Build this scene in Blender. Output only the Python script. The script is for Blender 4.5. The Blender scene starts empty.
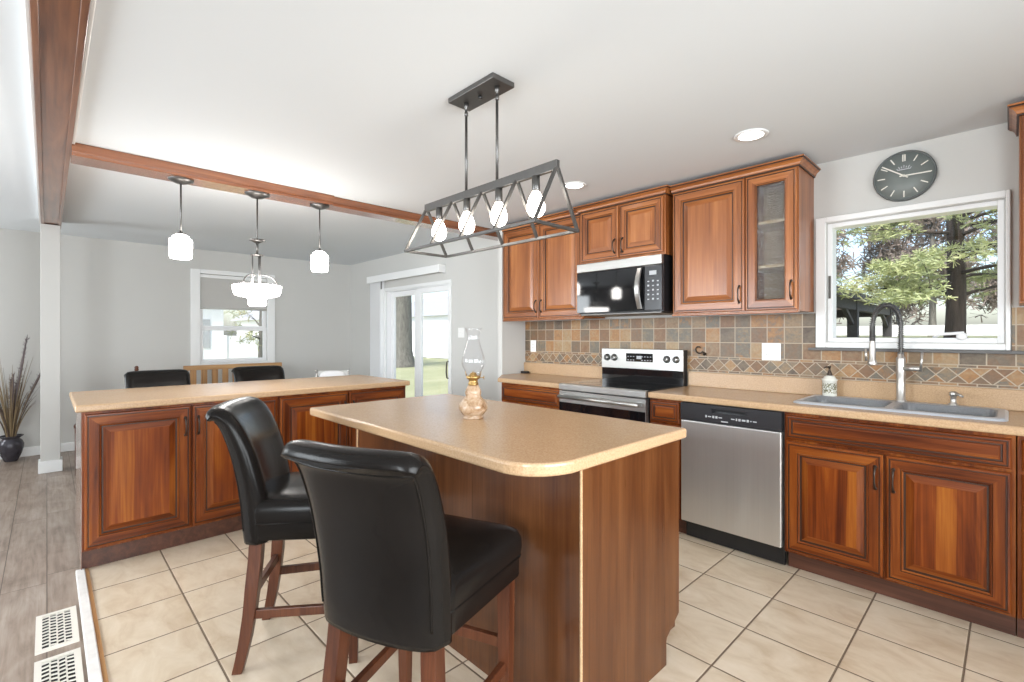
import bpy, bmesh, math, random
from mathutils import Vector, Matrix
random.seed(7)
SC = bpy.context.scene
COL = SC.collection
PI = math.pi

# ------------------------------------------------------------------ camera
EYE = 1.29
F_PX = 482.1
cam = bpy.data.cameras.new('camera')
cam.sensor_width = 36.0
cam.lens = F_PX * 36.0 / 1024.0
cam.shift_y = -5.6 / 1024.0
cam.clip_start = 0.03
cam_o = bpy.data.objects.new('camera', cam)
COL.objects.link(cam_o)
cam_o.location = (0, 0, EYE)
cam_o.rotation_euler = (PI / 2, 0, math.atan((1011.75 - 512) / F_PX))
SC.camera = cam_o

# ------------------------------------------------------------------ view, sky, sun, large lights
SC.view_settings.view_transform = 'Standard'
SC.view_settings.look = 'None'
SC.view_settings.exposure = 0.28
SC.view_settings.gamma = 1.0
SC.view_settings.use_curve_mapping = False
SC.cycles.use_denoising = True
SC.cycles.max_bounces = 10
SC.cycles.diffuse_bounces = 6
SC.cycles.sample_clamp_indirect = 6.0

w = bpy.data.worlds.new('sky')
SC.world = w
w.use_nodes = True
wn = w.node_tree
wn.nodes.clear()
sky = wn.nodes.new('ShaderNodeTexSky')
sky.sky_type = 'NISHITA'
sky.sun_disc = False
sky.sun_elevation = math.radians(48)
sky.sun_rotation = math.radians(150)
sky.air_density = 1.0
sky.dust_density = 2.5
bgn = wn.nodes.new('ShaderNodeBackground')
bgn.inputs['Strength'].default_value = 0.30
wo = wn.nodes.new('ShaderNodeOutputWorld')
wn.links.new(sky.outputs[0], bgn.inputs[0])
wn.links.new(bgn.outputs[0], wo.inputs[0])


def area(name, loc, target, sx, sy, power, color=(1, 1, 1), spread=180):
    l = bpy.data.lights.new(name, 'AREA')
    l.shape = 'RECTANGLE'
    l.size, l.size_y = sx, sy
    l.energy = power
    l.color = color
    l.spread = math.radians(spread)
    o = bpy.data.objects.new(name, l)
    COL.objects.link(o)
    o.location = loc
    o.rotation_euler = (Vector(target) - Vector(loc)).to_track_quat('-Z', 'Y').to_euler()
    return o


sun = bpy.data.lights.new('sun', 'SUN')
sun.energy = 3.2
sun.angle = math.radians(8)
sun.color = (1.0, 0.96, 0.9)
so = bpy.data.objects.new('sun', sun)
COL.objects.link(so)
so.rotation_euler = Vector((-0.35, 0.75, -0.95)).to_track_quat('-Z', 'Y').to_euler()
# fill lights added out of view; no windows are built where they stand
area('living_room_fill_light', (-3.75, -3.25, 1.45), (-3.35, 0, 1.42), 2.4, 1.7, 80, (0.87, 0.945, 1.0), 112)
area('front_fill_light', (1.95, 0.9, 1.35), (-2, 1.0, 1.0), 2.6, 1.5, 68, (0.91, 0.96, 1.0), 105)
area('side_fill_light', (1.15, -3.25, 1.5), (0.2, 0, 1.4), 1.3, 1.5, 135, (0.88, 0.95, 1.0))
area('west_fill_light', (-7.30, -2.1, 1.45), (-4.6, 1.0, 2.05), 1.7, 1.5, 72, (0.90, 0.96, 1.0))


# ------------------------------------------------------------------ materials
MATS = {}


class NT:
    """small helper around a material node tree"""
    def __init__(self, name):
        m = bpy.data.materials.new(name)
        m.use_nodes = True
        self.m, self.t = m, m.node_tree
        self.b = self.t.nodes['Principled BSDF']
        self.out = self.t.nodes['Material Output']

    def n(self, kind, **kw):
        x = self.t.nodes.new('ShaderNode' + kind)
        for k, v in kw.items():
            setattr(x, k, v)
        return x

    def l(self, a, b):
        self.t.links.new(a, b)

    def put(self, sock, v):
        if hasattr(v, 'is_output') or isinstance(v, bpy.types.NodeSocket):
            self.l(v, sock)
        else:
            sock.default_value = v

    def math(self, op, a, b=0.0, c=None):
        x = self.n('Math', operation=op)
        self.put(x.inputs[0], a)
        self.put(x.inputs[1], b)
        if c is not None:
            self.put(x.inputs[2], c)
        return x.outputs[0]

    def mix(self, f, a, b, mode='MIX'):
        x = self.n('MixRGB', blend_type=mode)
        self.put(x.inputs[0], f)
        self.put(x.inputs[1], a if not isinstance(a, tuple) else a + (1,) * (4 - len(a)))
        self.put(x.inputs[2], b if not isinstance(b, tuple) else b + (1,) * (4 - len(b)))
        return x.outputs[0]

    def ramp(self, f, stops, interp='LINEAR'):
        x = self.n('ValToRGB')
        x.color_ramp.interpolation = interp
        els = x.color_ramp.elements
        while len(els) < len(stops):
            els.new(0.5)
        for e, (p, c) in zip(els, stops):
            e.position = p
            e.color = tuple(c) + (1,)
        self.put(x.inputs[0], f)
        return x.outputs[0]

    def coords(self, rand=0.0):
        tc = self.n('TexCoord')
        v = tc.outputs['Object']
        if rand:
            oi = self.n('ObjectInfo')
            s = self.math('MULTIPLY', oi.outputs['Random'], rand)
            a = self.n('VectorMath', operation='ADD')
            self.l(v, a.inputs[0])
            self.l(s, a.inputs[1])
            v = a.outputs[0]
        return v

    def scale(self, v, s):
        x = self.n('Mapping')
        self.l(v, x.inputs['Vector'])
        x.inputs['Scale'].default_value = s
        return x.outputs[0]

    def noise(self, v, scale=5, detail=3, rough=0.5, dist=0.0):
        x = self.n('TexNoise')
        if v is not None:
            self.l(v, x.inputs['Vector'])
        x.inputs['Scale'].default_value = scale
        x.inputs['Detail'].default_value = detail
        x.inputs['Roughness'].default_value = rough
        x.inputs['Distortion'].default_value = dist
        return x.outputs['Fac']

    def xyz(self, v):
        x = self.n('SeparateXYZ')
        self.l(v, x.inputs[0])
        return x.outputs

    def bump(self, h, strength=0.2, dist=0.005):
        x = self.n('Bump')
        x.inputs['Strength'].default_value = strength
        x.inputs['Distance'].default_value = dist
        self.l(h, x.inputs['Height'])
        self.l(x.outputs[0], self.b.inputs['Normal'])

    def set(self, color=None, rough=None, metal=None, spec=None, coat=None, coat_rough=None, trans=None, ior=None, emit=None, estr=None):
        i = self.b.inputs
        if color is not None:
            self.put(i['Base Color'], color + (1,) if isinstance(color, tuple) and len(color) == 3 else color)
        for k, v in (('Roughness', rough), ('Metallic', metal), ('Specular IOR Level', spec), ('Coat Weight', coat),
                     ('Coat Roughness', coat_rough), ('Transmission Weight', trans), ('IOR', ior), ('Emission Strength', estr)):
            if v is not None:
                self.put(i[k], v)
        if emit is not None:
            i['Emission Color'].default_value = emit + (1,)
        return self.m


def plain(name, color, rough=0.5, metal=0.0, var=0.06, vs=6.0, bump=0.0, **kw):
    """a one-colour material with a little procedural mottling"""
    t = NT(name)
    v = t.coords(3.0)
    f = t.noise(v, vs, 3)
    lo = tuple(c * (1 - var) for c in color)
    hi = tuple(min(1, c * (1 + var)) for c in color)
    t.set(color=t.mix(f, lo, hi), rough=rough, metal=metal, **kw)
    if bump:
        t.bump(t.noise(v, vs * 12, 2), bump, 0.002)
    return t.m


def wood(name, axis, dark, mid, light, rough=0.33, staves=False, grain=20.0, coat=0.25, rand=9.0, spec=0.4):
    t = NT(name)
    v = t.coords(rand)
    lo = 1.1
    s = {'x': (lo, grain, grain), 'y': (grain, lo, grain), 'z': (grain, grain, lo)}[axis]
    f1 = t.noise(t.scale(v, s), 1.0, 5, 0.6, 0.7)
    s2 = tuple(k * 6 if k > 2 else k * 2.0 for k in s)
    f2 = t.noise(t.scale(v, s2), 1.0, 3, 0.6)
    s3 = tuple(k * 0.22 if k > 2 else k for k in s)
    f3 = t.noise(t.scale(v, s3), 1.0, 2, 0.5, 1.6 if staves else 0.4)
    f = t.math('ADD', t.math('MULTIPLY', f1, 0.5), t.math('ADD', t.math('MULTIPLY', f2, 0.2), t.math('MULTIPLY', f3, 0.3)))
    if staves:
        x = t.xyz(v)
        u = t.math('ADD', x[0], x[1])
        wob = t.math('MULTIPLY', t.noise(t.scale(v, (1, 1, 0.6)), 3.0, 1), 0.03)
        cell = t.math('FLOOR', t.math('DIVIDE', t.math('ADD', u, wob), 0.068))
        wn_ = t.n('TexWhiteNoise', noise_dimensions='1D')
        t.l(cell, wn_.inputs['W'])
        f = t.math('ADD', t.math('MULTIPLY', f, 0.85), t.math('MULTIPLY', wn_.outputs['Value'], 0.15))
    half_width = 0.145 if staves else 0.115
    c = t.ramp(f, [(0.5 - half_width, dark), (0.5, mid), (0.5 + half_width, light)])
    r = t.math('ADD', t.math('MULTIPLY', f2, 0.12), rough - 0.06)
    t.set(color=c, rough=r, spec=spec, coat=coat, coat_rough=0.18)
    t.bump(f2, 0.06, 0.001)
    return t.m


CH = ((0.17, 0.050, 0.013), (0.29, 0.094, 0.025), (0.42, 0.155, 0.046))
MATS['cherry_z'] = wood('cherry_vertical_grain', 'z', *CH)
MATS['cherry_x'] = wood('cherry_grain_along_wall', 'x', *CH)
MATS['cherry_y'] = wood('cherry_grain_along_peninsula', 'y', *CH)
MATS['cherry_panel'] = wood('cherry_staved_panel', 'z', (0.20, 0.060, 0.015), (0.32, 0.108, 0.030), (0.44, 0.170, 0.052), staves=True)
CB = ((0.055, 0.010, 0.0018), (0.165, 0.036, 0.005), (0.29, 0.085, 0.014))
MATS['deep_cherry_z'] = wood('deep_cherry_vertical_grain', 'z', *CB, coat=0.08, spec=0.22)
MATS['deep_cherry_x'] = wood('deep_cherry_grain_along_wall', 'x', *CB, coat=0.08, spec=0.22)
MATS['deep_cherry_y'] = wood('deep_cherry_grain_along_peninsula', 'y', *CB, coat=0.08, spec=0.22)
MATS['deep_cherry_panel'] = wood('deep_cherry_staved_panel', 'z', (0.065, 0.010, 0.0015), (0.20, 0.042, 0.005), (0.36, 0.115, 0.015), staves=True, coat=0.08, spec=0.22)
MATS['glaze'] = plain('dark_glaze_line', (0.045, 0.016, 0.007), 0.4)
MATS['veneer'] = wood('brown_laminate_panel', 'z', (0.060, 0.018, 0.0055), (0.090, 0.030, 0.009), (0.122, 0.045, 0.0145), rough=0.30, grain=26, coat=0.2, spec=0.4)
MATS['gloss_panel'] = wood('glossy_end_panel', 'z', (0.11, 0.05, 0.03), (0.17, 0.08, 0.05), (0.22, 0.11, 0.07), rough=0.12, coat=1.0, spec=0.8)
MATS['kick'] = wood('toe_kick_wood', 'x', (0.05, 0.018, 0.010), (0.09, 0.032, 0.018), (0.13, 0.05, 0.028), rough=0.45)
MATS['beam_x'] = wood('stained_beam_wood', 'x', (0.10, 0.036, 0.018), (0.20, 0.078, 0.036), (0.30, 0.13, 0.065), rough=0.3, grain=14, coat=0.6)
MATS['beam_y'] = wood('stained_trim_wood', 'y', (0.14, 0.045, 0.018), (0.25, 0.085, 0.033), (0.34, 0.13, 0.053), rough=0.22, grain=16, coat=1.0)
MATS['leg_wood'] = wood('espresso_leg_wood', 'z', (0.045, 0.013, 0.006), (0.080, 0.0245, 0.0105), (0.12, 0.040, 0.017), rough=0.34, grain=30, coat=0.08, spec=0.3)
MATS['oak'] = wood('oak_furniture', 'y', (0.20, 0.10, 0.04), (0.36, 0.19, 0.075), (0.5, 0.29, 0.12), rough=0.4)
MATS['oak_x'] = wood('orange_oak_strip', 'x', (0.22, 0.10, 0.035), (0.36, 0.18, 0.07), (0.48, 0.27, 0.12), rough=0.35)
MATS['oak_z'] = wood('oak_furniture_upright', 'z', (0.20, 0.10, 0.04), (0.36, 0.19, 0.075), (0.5, 0.29, 0.12), rough=0.4)
MATS['cab_in'] = plain('maple_cabinet_inside', (0.55, 0.42, 0.28), 0.5)


def laminate():
    t = NT('speckled_laminate')
    v = t.coords(2.0)
    f = t.noise(v, 150, 4, 0.7)
    f2 = t.noise(v, 9, 3, 0.6)
    c = t.ramp(f, [(0.3, (0.35, 0.215, 0.115)), (0.48, (0.46, 0.300, 0.168)), (0.7, (0.56, 0.39, 0.235))])
    c = t.mix(0.22, c, t.mix(f2, (0.40, 0.24, 0.125), (0.58, 0.40, 0.25)))
    t.set(color=c, rough=0.26, spec=0.5)
    return t.m


MATS['laminate'] = laminate()


def floor_tile():
    t = NT('ceramic_floor_tile')
    v = t.coords()
    x = t.xyz(v)
    px, py = 0.3435, 0.345
    u = t.math('DIVIDE', t.math('ADD', x[0], 0.4715 + px * 40), px)
    w_ = t.math('DIVIDE', t.math('SUBTRACT', x[1], 0.489 - py * 40), py)
    cu, cw = t.math('FLOOR', u), t.math('FLOOR', w_)
    cx = t.n('CombineXYZ')
    t.l(cu, cx.inputs[0])
    t.l(cw, cx.inputs[1])
    wn_ = t.n('TexWhiteNoise', noise_dimensions='2D')
    t.l(cx.outputs[0], wn_.inputs['Vector'])
    fu, fw = t.math('FRACT', u), t.math('FRACT', w_)
    du = t.math('MINIMUM', fu, t.math('SUBTRACT', 1.0, fu))
    dw = t.math('MINIMUM', fw, t.math('SUBTRACT', 1.0, fw))
    d = t.math('MINIMUM', du, dw)
    g = t.math('LESS_THAN', d, 0.0105)
    off = t.n('VectorMath', operation='ADD')
    t.l(v, off.inputs[0])
    t.l(wn_.outputs['Color'], off.inputs[1])
    n1 = t.noise(t.scale(off.outputs[0], (1.6, 3.2, 1)), 2.6, 6, 0.62, 0.8)
    n2 = t.noise(v, 38, 4, 0.7)
    c = t.ramp(n1, [(0.28, (0.50, 0.385, 0.265)), (0.5, (0.63, 0.53, 0.405)), (0.72, (0.71, 0.62, 0.50))])
    c = t.mix(t.math('MULTIPLY', n2, 0.3), c, (0.80, 0.70, 0.58), 'MULTIPLY')
    c = t.mix(t.math('MULTIPLY', wn_.outputs['Value'], 0.22), c, (0.58, 0.46, 0.34))
    c = t.mix(g, c, (0.17, 0.12, 0.082))
    t.set(color=c, rough=t.math('ADD', t.math('MULTIPLY', g, 0.5), t.math('ADD', 0.22, t.math('MULTIPLY', n2, 0.2))), spec=0.45)
    h = t.math('MINIMUM', t.math('DIVIDE', d, 0.02), 1.0)
    t.bump(h, 0.5, 0.003)
    return t.m


def plank_floor():
    t = NT('grey_brown_plank_floor')
    v = t.coords()
    x = t.xyz(v)
    wd, ln = 0.17, 1.25
    r = t.math('FLOOR', t.math('DIVIDE', x[1], wd))
    wr = t.n('TexWhiteNoise', noise_dimensions='1D')
    t.l(r, wr.inputs['W'])
    q = t.math('ADD', t.math('DIVIDE', x[0], ln), t.math('MULTIPLY', wr.outputs['Value'], 5.0))
    cq = t.math('FLOOR', q)
    cb = t.n('CombineXYZ')
    t.l(r, cb.inputs[0])
    t.l(cq, cb.inputs[1])
    wp = t.n('TexWhiteNoise', noise_dimensions='2D')
    t.l(cb.outputs[0], wp.inputs['Vector'])
    off = t.n('VectorMath', operation='ADD')
    t.l(v, off.inputs[0])
    t.l(wp.outputs['Color'], off.inputs[1])
    n1 = t.noise(t.scale(off.outputs[0], (1.3, 11, 1)), 1.6, 6, 0.65, 1.0)
    n2 = t.noise(t.scale(off.outputs[0], (3, 70, 1)), 1.0, 3, 0.6)
    n3 = t.noise(t.scale(off.outputs[0], (2.2, 5, 1)), 1.2, 4, 0.6, 0.6)
    f = t.math('ADD', t.math('MULTIPLY', n1, 0.4), t.math('ADD', t.math('MULTIPLY', n3, 0.4), t.math('MULTIPLY', n2, 0.2)))
    c = t.ramp(f, [(0.36, (0.15, 0.108, 0.082)), (0.5, (0.305, 0.238, 0.19)), (0.64, (0.43, 0.36, 0.305))])
    c = t.mix(t.math('MULTIPLY', wp.outputs['Value'], 0.3), c, (0.22, 0.16, 0.125))
    fy = t.math('FRACT', t.math('DIVIDE', x[1], wd))
    e1 = t.math('LESS_THAN', t.math('MINIMUM', fy, t.math('SUBTRACT', 1.0, fy)), 0.012)
    fq = t.math('FRACT', q)
    e2 = t.math('LESS_THAN', t.math('MINIMUM', fq, t.math('SUBTRACT', 1.0, fq)), 0.0016)
    e = t.math('MAXIMUM', e1, e2)
    c = t.mix(t.math('MULTIPLY', e, 0.75), c, (0.05, 0.035, 0.025))
    t.set(color=c, rough=0.38, spec=0.4)
    return t.m


def slate():
    t = NT('slate_backsplash_tile')
    v = t.coords()
    x = t.xyz(v)
    S = 0.1055
    Z1 = 1.133
    # square field
    u = t.math('DIVIDE', t.math('ADD', x[0], 20.03), S)
    w_ = t.math('DIVIDE', t.math('SUBTRACT', x[2], Z1 - 20 * S), S)
    # diamond band
    zc = t.math('SUBTRACT', x[2], 1.077)
    xx = t.math('ADD', x[0], 20.0)
    D = 0.088
    a = t.math('DIVIDE', t.math('ADD', xx, zc), D)
    b = t.math('DIVIDE', t.math('SUBTRACT', xx, zc), D)
    # border strips
    su = t.math('DIVIDE', xx, 0.075)
    band = t.math('LESS_THAN', x[2], Z1)
    inner = t.math('LESS_THAN', t.math('ABSOLUTE', zc), 0.043)
    strip = t.math('MULTIPLY', band, t.math('SUBTRACT', 1.0, inner))
    diam = t.math('MULTIPLY', band, inner)

    def sel(fsq, fdi, fst):
        r = t.math('ADD', t.math('MULTIPLY', fsq, t.math('SUBTRACT', 1.0, band)), t.math('MULTIPLY', fdi, diam))
        return t.math('ADD', r, t.math('MULTIPLY', fst, strip))

    def cell(p, q):
        cb = t.n('CombineXYZ')
        t.l(t.math('FLOOR', p), cb.inputs[0])
        t.put(cb.inputs[1], t.math('FLOOR', q))
        wn_ = t.n('TexWhiteNoise', noise_dimensions='2D')
        t.l(cb.outputs[0], wn_.inputs['Vector'])
        return wn_.outputs['Value']

    def edge(p):
        f = t.math('FRACT', p)
        return t.math('MINIMUM', f, t.math('SUBTRACT', 1.0, f))
    rnd = sel(cell(u, w_), cell(a, b), cell(su, t.math('MULTIPLY', x[2], 30.0)))
    dsq = t.math('LESS_THAN', t.math('MINIMUM', edge(u), edge(w_)), 0.028)
    ddi = t.math('MAXIMUM', t.math('LESS_THAN', t.math('MINIMUM', edge(a), edge(b)), 0.042),
                 t.math('GREATER_THAN', t.math('ABSOLUTE', zc), 0.0395))
    dst = t.math('MAXIMUM', t.math('LESS_THAN', edge(su), 0.04), t.math('GREATER_THAN', t.math('ABSOLUTE', zc), 0.0545))
    g = sel(dsq, ddi, dst)
    n1 = t.noise(v, 17, 5, 0.65, 0.8)
    f = t.math('ADD', t.math('MULTIPLY', rnd, 0.72), t.math('MULTIPLY', n1, 0.42))
    f = t.math('SUBTRACT', f, 0.08)
    c = t.ramp(f, [(0.05, (0.085, 0.055, 0.040)), (0.20, (0.185, 0.140, 0.095)), (0.36, (0.235, 0.122, 0.060)),
                   (0.5, (0.30, 0.205, 0.118)), (0.60, (0.165, 0.150, 0.120)), (0.70, (0.37, 0.180, 0.066)), (0.86, (0.40, 0.285, 0.160))])
    n2 = t.noise(v, 60, 4, 0.7)
    c = t.mix(0.5, c, t.ramp(n2, [(0.3, (0.45, 0.45, 0.45)), (0.7, (1.0, 1.0, 1.0))]), 'MULTIPLY')
    c = t.mix(g, c, (0.42, 0.34, 0.25))
    t.set(color=c, rough=0.42, spec=0.4)
    t.bump(t.math('ADD', t.math('MULTIPLY', t.math('SUBTRACT', 1.0, g), 0.8), t.math('MULTIPLY', n2, 0.25)), 0.5, 0.004)
    return t.m


MATS['tile'] = floor_tile()
MATS['plank'] = plank_floor()
MATS['slate'] = slate()
MATS['wall'] = plain('greige_wall_paint', (0.56, 0.55, 0.525), 0.75, var=0.015, vs=3, bump=0.02)
MATS['ceil'] = plain('white_ceiling_paint', (0.715, 0.745, 0.765), 0.85, var=0.012, vs=2, bump=0.02)
MATS['white'] = plain('white_trim_paint', (0.80, 0.80, 0.79), 0.35, var=0.015)
MATS['vinyl'] = plain('white_vinyl', (0.82, 0.82, 0.82), 0.3, var=0.01)
MATS['sill'] = plain('dark_slate_sill', (0.10, 0.095, 0.09), 0.4, var=0.2, vs=20)
MATS['strip'] = plain('whitewashed_transition_strip', (0.74, 0.71, 0.68), 0.4, var=0.15, vs=30)
MATS['bronze'] = plain('oil_rubbed_bronze', (0.06, 0.045, 0.036), 0.38, 0.7, var=0.2, vs=40)
MATS['gunmetal'] = plain('brushed_gunmetal', (0.13, 0.125, 0.12), 0.36, 0.85, var=0.12, vs=60)
MATS['nickel'] = plain('brushed_nickel', (0.58, 0.56, 0.53), 0.34, 0.9, var=0.06, vs=60)
MATS['black'] = plain('black_plastic', (0.012, 0.012, 0.013), 0.3, var=0.1)
MATS['black_gloss'] = plain('black_glass', (0.006, 0.006, 0.007), 0.05, var=0.05, spec=0.6)
MATS['dark_panel'] = plain('charcoal_control_panel', (0.03, 0.03, 0.033), 0.22, var=0.1)
MATS['grey_mark'] = plain('pale_grey_print', (0.42, 0.43, 0.45), 0.5)
MATS['leather'] = None
MATS['switch'] = plain('white_switch_plastic', (0.82, 0.81, 0.79), 0.3, var=0.01)
MATS['slot'] = plain('dark_outlet_slot', (0.10, 0.095, 0.09), 0.5)
MATS['vent'] = plain('cream_metal_register', (0.72, 0.68, 0.61), 0.35, var=0.04)
MATS['dark'] = plain('painted_duct_shade', (0.012, 0.011, 0.010), 0.8)  # near-black colour stands in for the shade inside the duct
MATS['sink'] = plain('grey_composite_sink', (0.20, 0.205, 0.215), 0.3, var=0.25, vs=180)
MATS['sink_rim'] = plain('pale_grey_sink_rim', (0.40, 0.415, 0.44), 0.3, var=0.15, vs=180)
MATS['shade'] = plain('grey_roller_fabric', (0.50, 0.485, 0.46), 0.8, var=0.03)
MATS['clock'] = plain('grey_green_clock_face', (0.185, 0.205, 0.195), 0.45, var=0.06)
MATS['clock_rim'] = plain('dark_clock_rim', (0.10, 0.11, 0.107), 0.4)
MATS['ivory'] = plain('ivory_clock_marks', (0.72, 0.69, 0.62), 0.5)
MATS['brass'] = plain('aged_brass', (0.42, 0.27, 0.10), 0.33, 0.9, var=0.2, vs=50)


def leather():
    t = NT('black_bonded_leather')
    v = t.coords(5.0)
    f = t.noise(v, 5, 3)
    t.set(color=t.mix(f, (0.005, 0.0043, 0.004), (0.011, 0.0092, 0.0082)), rough=t.math('ADD', 0.19, t.math('MULTIPLY', f, 0.10)), spec=0.15)
    a = t.n('TexVoronoi')
    t.l(v, a.inputs['Vector'])
    a.inputs['Scale'].default_value = 260
    t.bump(t.math('ADD', t.math('MULTIPLY', a.outputs['Distance'], 0.15), t.math('MULTIPLY', t.noise(v, 14, 2), 1.0)), 0.22, 0.004)
    return t.m


def steel(name, axis, base=(0.42, 0.415, 0.40), rough=0.30):
    t = NT(name)
    v = t.coords(4.0)
    s = {'x': (1.5, 160, 160), 'z': (160, 160, 1.5)}[axis]
    f = t.noise(t.scale(v, s), 1.0, 3, 0.6)
    t.set(color=t.mix(f, tuple(c * 0.9 for c in base), tuple(min(1, c * 1.08) for c in base)), metal=0.92,
          rough=t.math('ADD', rough - 0.05, t.math('MULTIPLY', f, 0.12)))
    return t.m


def rippled_steel():
    t = NT('brushed_steel_door_sheet')
    v = t.coords(4.0)
    f = t.noise(t.scale(v, (180, 180, 1.2)), 1.0, 3, 0.6)
    t.set(color=t.mix(f, (0.60, 0.585, 0.56), (0.68, 0.665, 0.64)), metal=0.85, rough=t.math('ADD', 0.28, t.math('MULTIPLY', f, 0.1)))
    w_ = t.noise(t.scale(v, (6.5, 1.0, 0.45)), 1.0, 1, 0.4)
    t.bump(w_, 0.55, 0.03)
    return t.m


def glass(name, color=(1, 1, 1), rough=0.0, mixf=0.86, bumpy=0.0):
    """thin window glass: mostly straight-through with a mirror share"""
    t = NT(name)
    tr = t.n('BsdfTransparent')
    tr.inputs[0].default_value = color + (1,)
    gl = t.n('BsdfGlossy')
    gl.inputs['Roughness'].default_value = rough
    mx = t.n('MixShader')
    fr = t.n('Fresnel')
    fr.inputs['IOR'].default_value = 1.45
    if bumpy:
        bp = t.n('Bump')
        bp.inputs['Strength'].default_value = bumpy
        bp.inputs['Distance'].default_value = 0.01
        vo = t.n('TexVoronoi')
        t.l(t.coords(), vo.inputs['Vector'])
        vo.inputs['Scale'].default_value = 90
        t.l(vo.outputs['Distance'], bp.inputs['Height'])
        t.l(bp.outputs[0], gl.inputs['Normal'])
        t.l(bp.outputs[0], fr.inputs['Normal'])
    f = t.math('MULTIPLY_ADD', fr.outputs[0], 1.0, 1.0 - mixf if mixf < 1 else 0.0)
    inner = t.n('NewGeometry')
    behind = inner.outputs['Backfacing']
    outside = t.math('SUBTRACT', 1.0, behind)
    f = t.math('MULTIPLY', t.math('MINIMUM', f, 1.0), outside)
    t.put(mx.inputs[0], f)
    t.l(tr.outputs[0], mx.inputs[1])
    t.l(gl.outputs[0], mx.inputs[2])
    t.l(mx.outputs[0], t.out.inputs['Surface'])
    return t.m


def glow(name, color, strength):
    t = NT(name)
    lw = t.n('LayerWeight')
    t.set(color=(0.9, 0.9, 0.88), rough=0.4, emit=color, estr=strength)
    return t.m


MATS['leather'] = leather()
MATS['steel_x'] = steel('brushed_steel_along', 'x')
MATS['steel_z'] = steel('brushed_steel_upright', 'z')
MATS['steel_door'] = rippled_steel()
MATS['pane'] = glass('window_glass', mixf=1.0)
MATS['lamp_glass'] = glass('thin_chimney_glass', (0.995, 0.995, 1.0), mixf=0.99)
MATS['seeded'] = glass('seeded_door_glass', (0.86, 0.86, 0.84), 0.18, 0.90, 0.6)
MATS['milk'] = glow('lit_opal_glass', (1.0, 0.965, 0.92), 21.0)
MATS['bulb'] = glow('lit_bulb', (1.0, 0.93, 0.82), 16)
MATS['can'] = glow('lit_recessed_lens', (1.0, 0.97, 0.93), 9)


def stone():
    t = NT('mottled_onyx_stone')
    v = t.coords()
    f = t.noise(v, 22, 5, 0.65, 1.2)
    t.set(color=t.ramp(f, [(0.3, (0.17, 0.085, 0.036)), (0.48, (0.36, 0.235, 0.14)), (0.7, (0.54, 0.42, 0.31))]), rough=0.25, spec=0.5, coat=0.0)
    return t.m


def soap_pattern():
    t = NT('patterned_ceramic')
    v = t.coords()
    vo = t.n('TexVoronoi', feature='DISTANCE_TO_EDGE')
    t.l(v, vo.inputs['Vector'])
    vo.inputs['Scale'].default_value = 75
    e = t.math('LESS_THAN', vo.outputs['Distance'], 0.10)
    n = t.noise(v, 26, 2)
    z = t.xyz(v)[2]
    band = t.math('MULTIPLY', t.math('GREATER_THAN', z, 0.018), t.math('LESS_THAN', z, 0.078))
    c = t.mix(t.math('MULTIPLY', e, band), (0.78, 0.77, 0.70), t.mix(n, (0.10, 0.13, 0.12), (0.42, 0.36, 0.18)))
    t.set(color=c, rough=0.25, spec=0.5)
    return t.m


MATS['stone'] = stone()
MATS['soap'] = soap_pattern()


def grass():
    t = NT('mown_lawn')
    v = t.coords()
    f = t.noise(v, 0.6, 6, 0.7)
    g = t.noise(v, 14, 3, 0.7)
    c = t.ramp(f, [(0.3, (0.30, 0.32, 0.17)), (0.55, (0.38, 0.39, 0.22)), (0.75, (0.48, 0.46, 0.30))])
    c = t.mix(t.math('MULTIPLY', g, 0.4), c, (0.28, 0.31, 0.16))
    t.set(color=c, rough=0.9)
    return t.m


def bark(name, a, b):
    t = NT(name)
    v = t.coords()
    f = t.noise(t.scale(v, (9, 9, 1.6)), 1.5, 6, 0.7, 0.5)
    t.set(color=t.ramp(f, [(0.3, a), (0.7, b)]), rough=0.95)
    t.bump(f, 0.8, 0.03)
    return t.m


MATS['lawn'] = grass()
MATS['bark'] = bark('grey_bark', (0.07, 0.07, 0.06), (0.22, 0.215, 0.19))
MATS['pine_bark'] = bark('dark_pine_bark', (0.025, 0.02, 0.017), (0.09, 0.07, 0.058))


def leaves(name, a, b, c):
    t = NT(name)
    v = t.coords()
    f = t.noise(v, 1.3, 4, 0.7)
    t.set(color=t.ramp(f, [(0.3, a), (0.5, b), (0.72, c)]), rough=0.7)
    t.b.inputs['Subsurface Weight'].default_value = 0.0
    return t.m


MATS['pine'] = leaves('pine_needles', (0.22, 0.27, 0.15), (0.40, 0.45, 0.22), (0.60, 0.60, 0.32))
MATS['leaf'] = leaves('pale_spring_leaves', (0.20, 0.24, 0.10), (0.34, 0.36, 0.18), (0.5, 0.46, 0.26))
MATS['twig'] = plain('grey_brown_twigs', (0.26, 0.22, 0.19), 0.9, var=0.3, vs=2)
MATS['ext_white'] = plain('white_vinyl_siding', (0.78, 0.80, 0.83), 0.6, var=0.03)
MATS['ext_roof'] = plain('grey_shingle', (0.36, 0.38, 0.40), 0.9, var=0.2, vs=9)
MATS['pav_dark'] = plain('dark_painted_timber', (0.055, 0.055, 0.06), 0.7, var=0.2)
MATS['pav_soffit'] = plain('pale_soffit_boards', (0.50, 0.47, 0.43), 0.8, var=0.08)
MATS['grass_tan'] = plain('dried_tan_grass', (0.26, 0.185, 0.10), 0.8, var=0.35, vs=8)
MATS['grass_brown'] = plain('dried_brown_grass', (0.085, 0.055, 0.035), 0.8, var=0.4, vs=8)
MATS['plume'] = plain('dusty_mauve_plume', (0.15, 0.12, 0.125), 0.9, var=0.4, vs=30)
MATS['vase'] = plain('dark_pewter_glaze', (0.055, 0.05, 0.06), 0.22, 0.2, var=0.6, vs=18)
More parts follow.
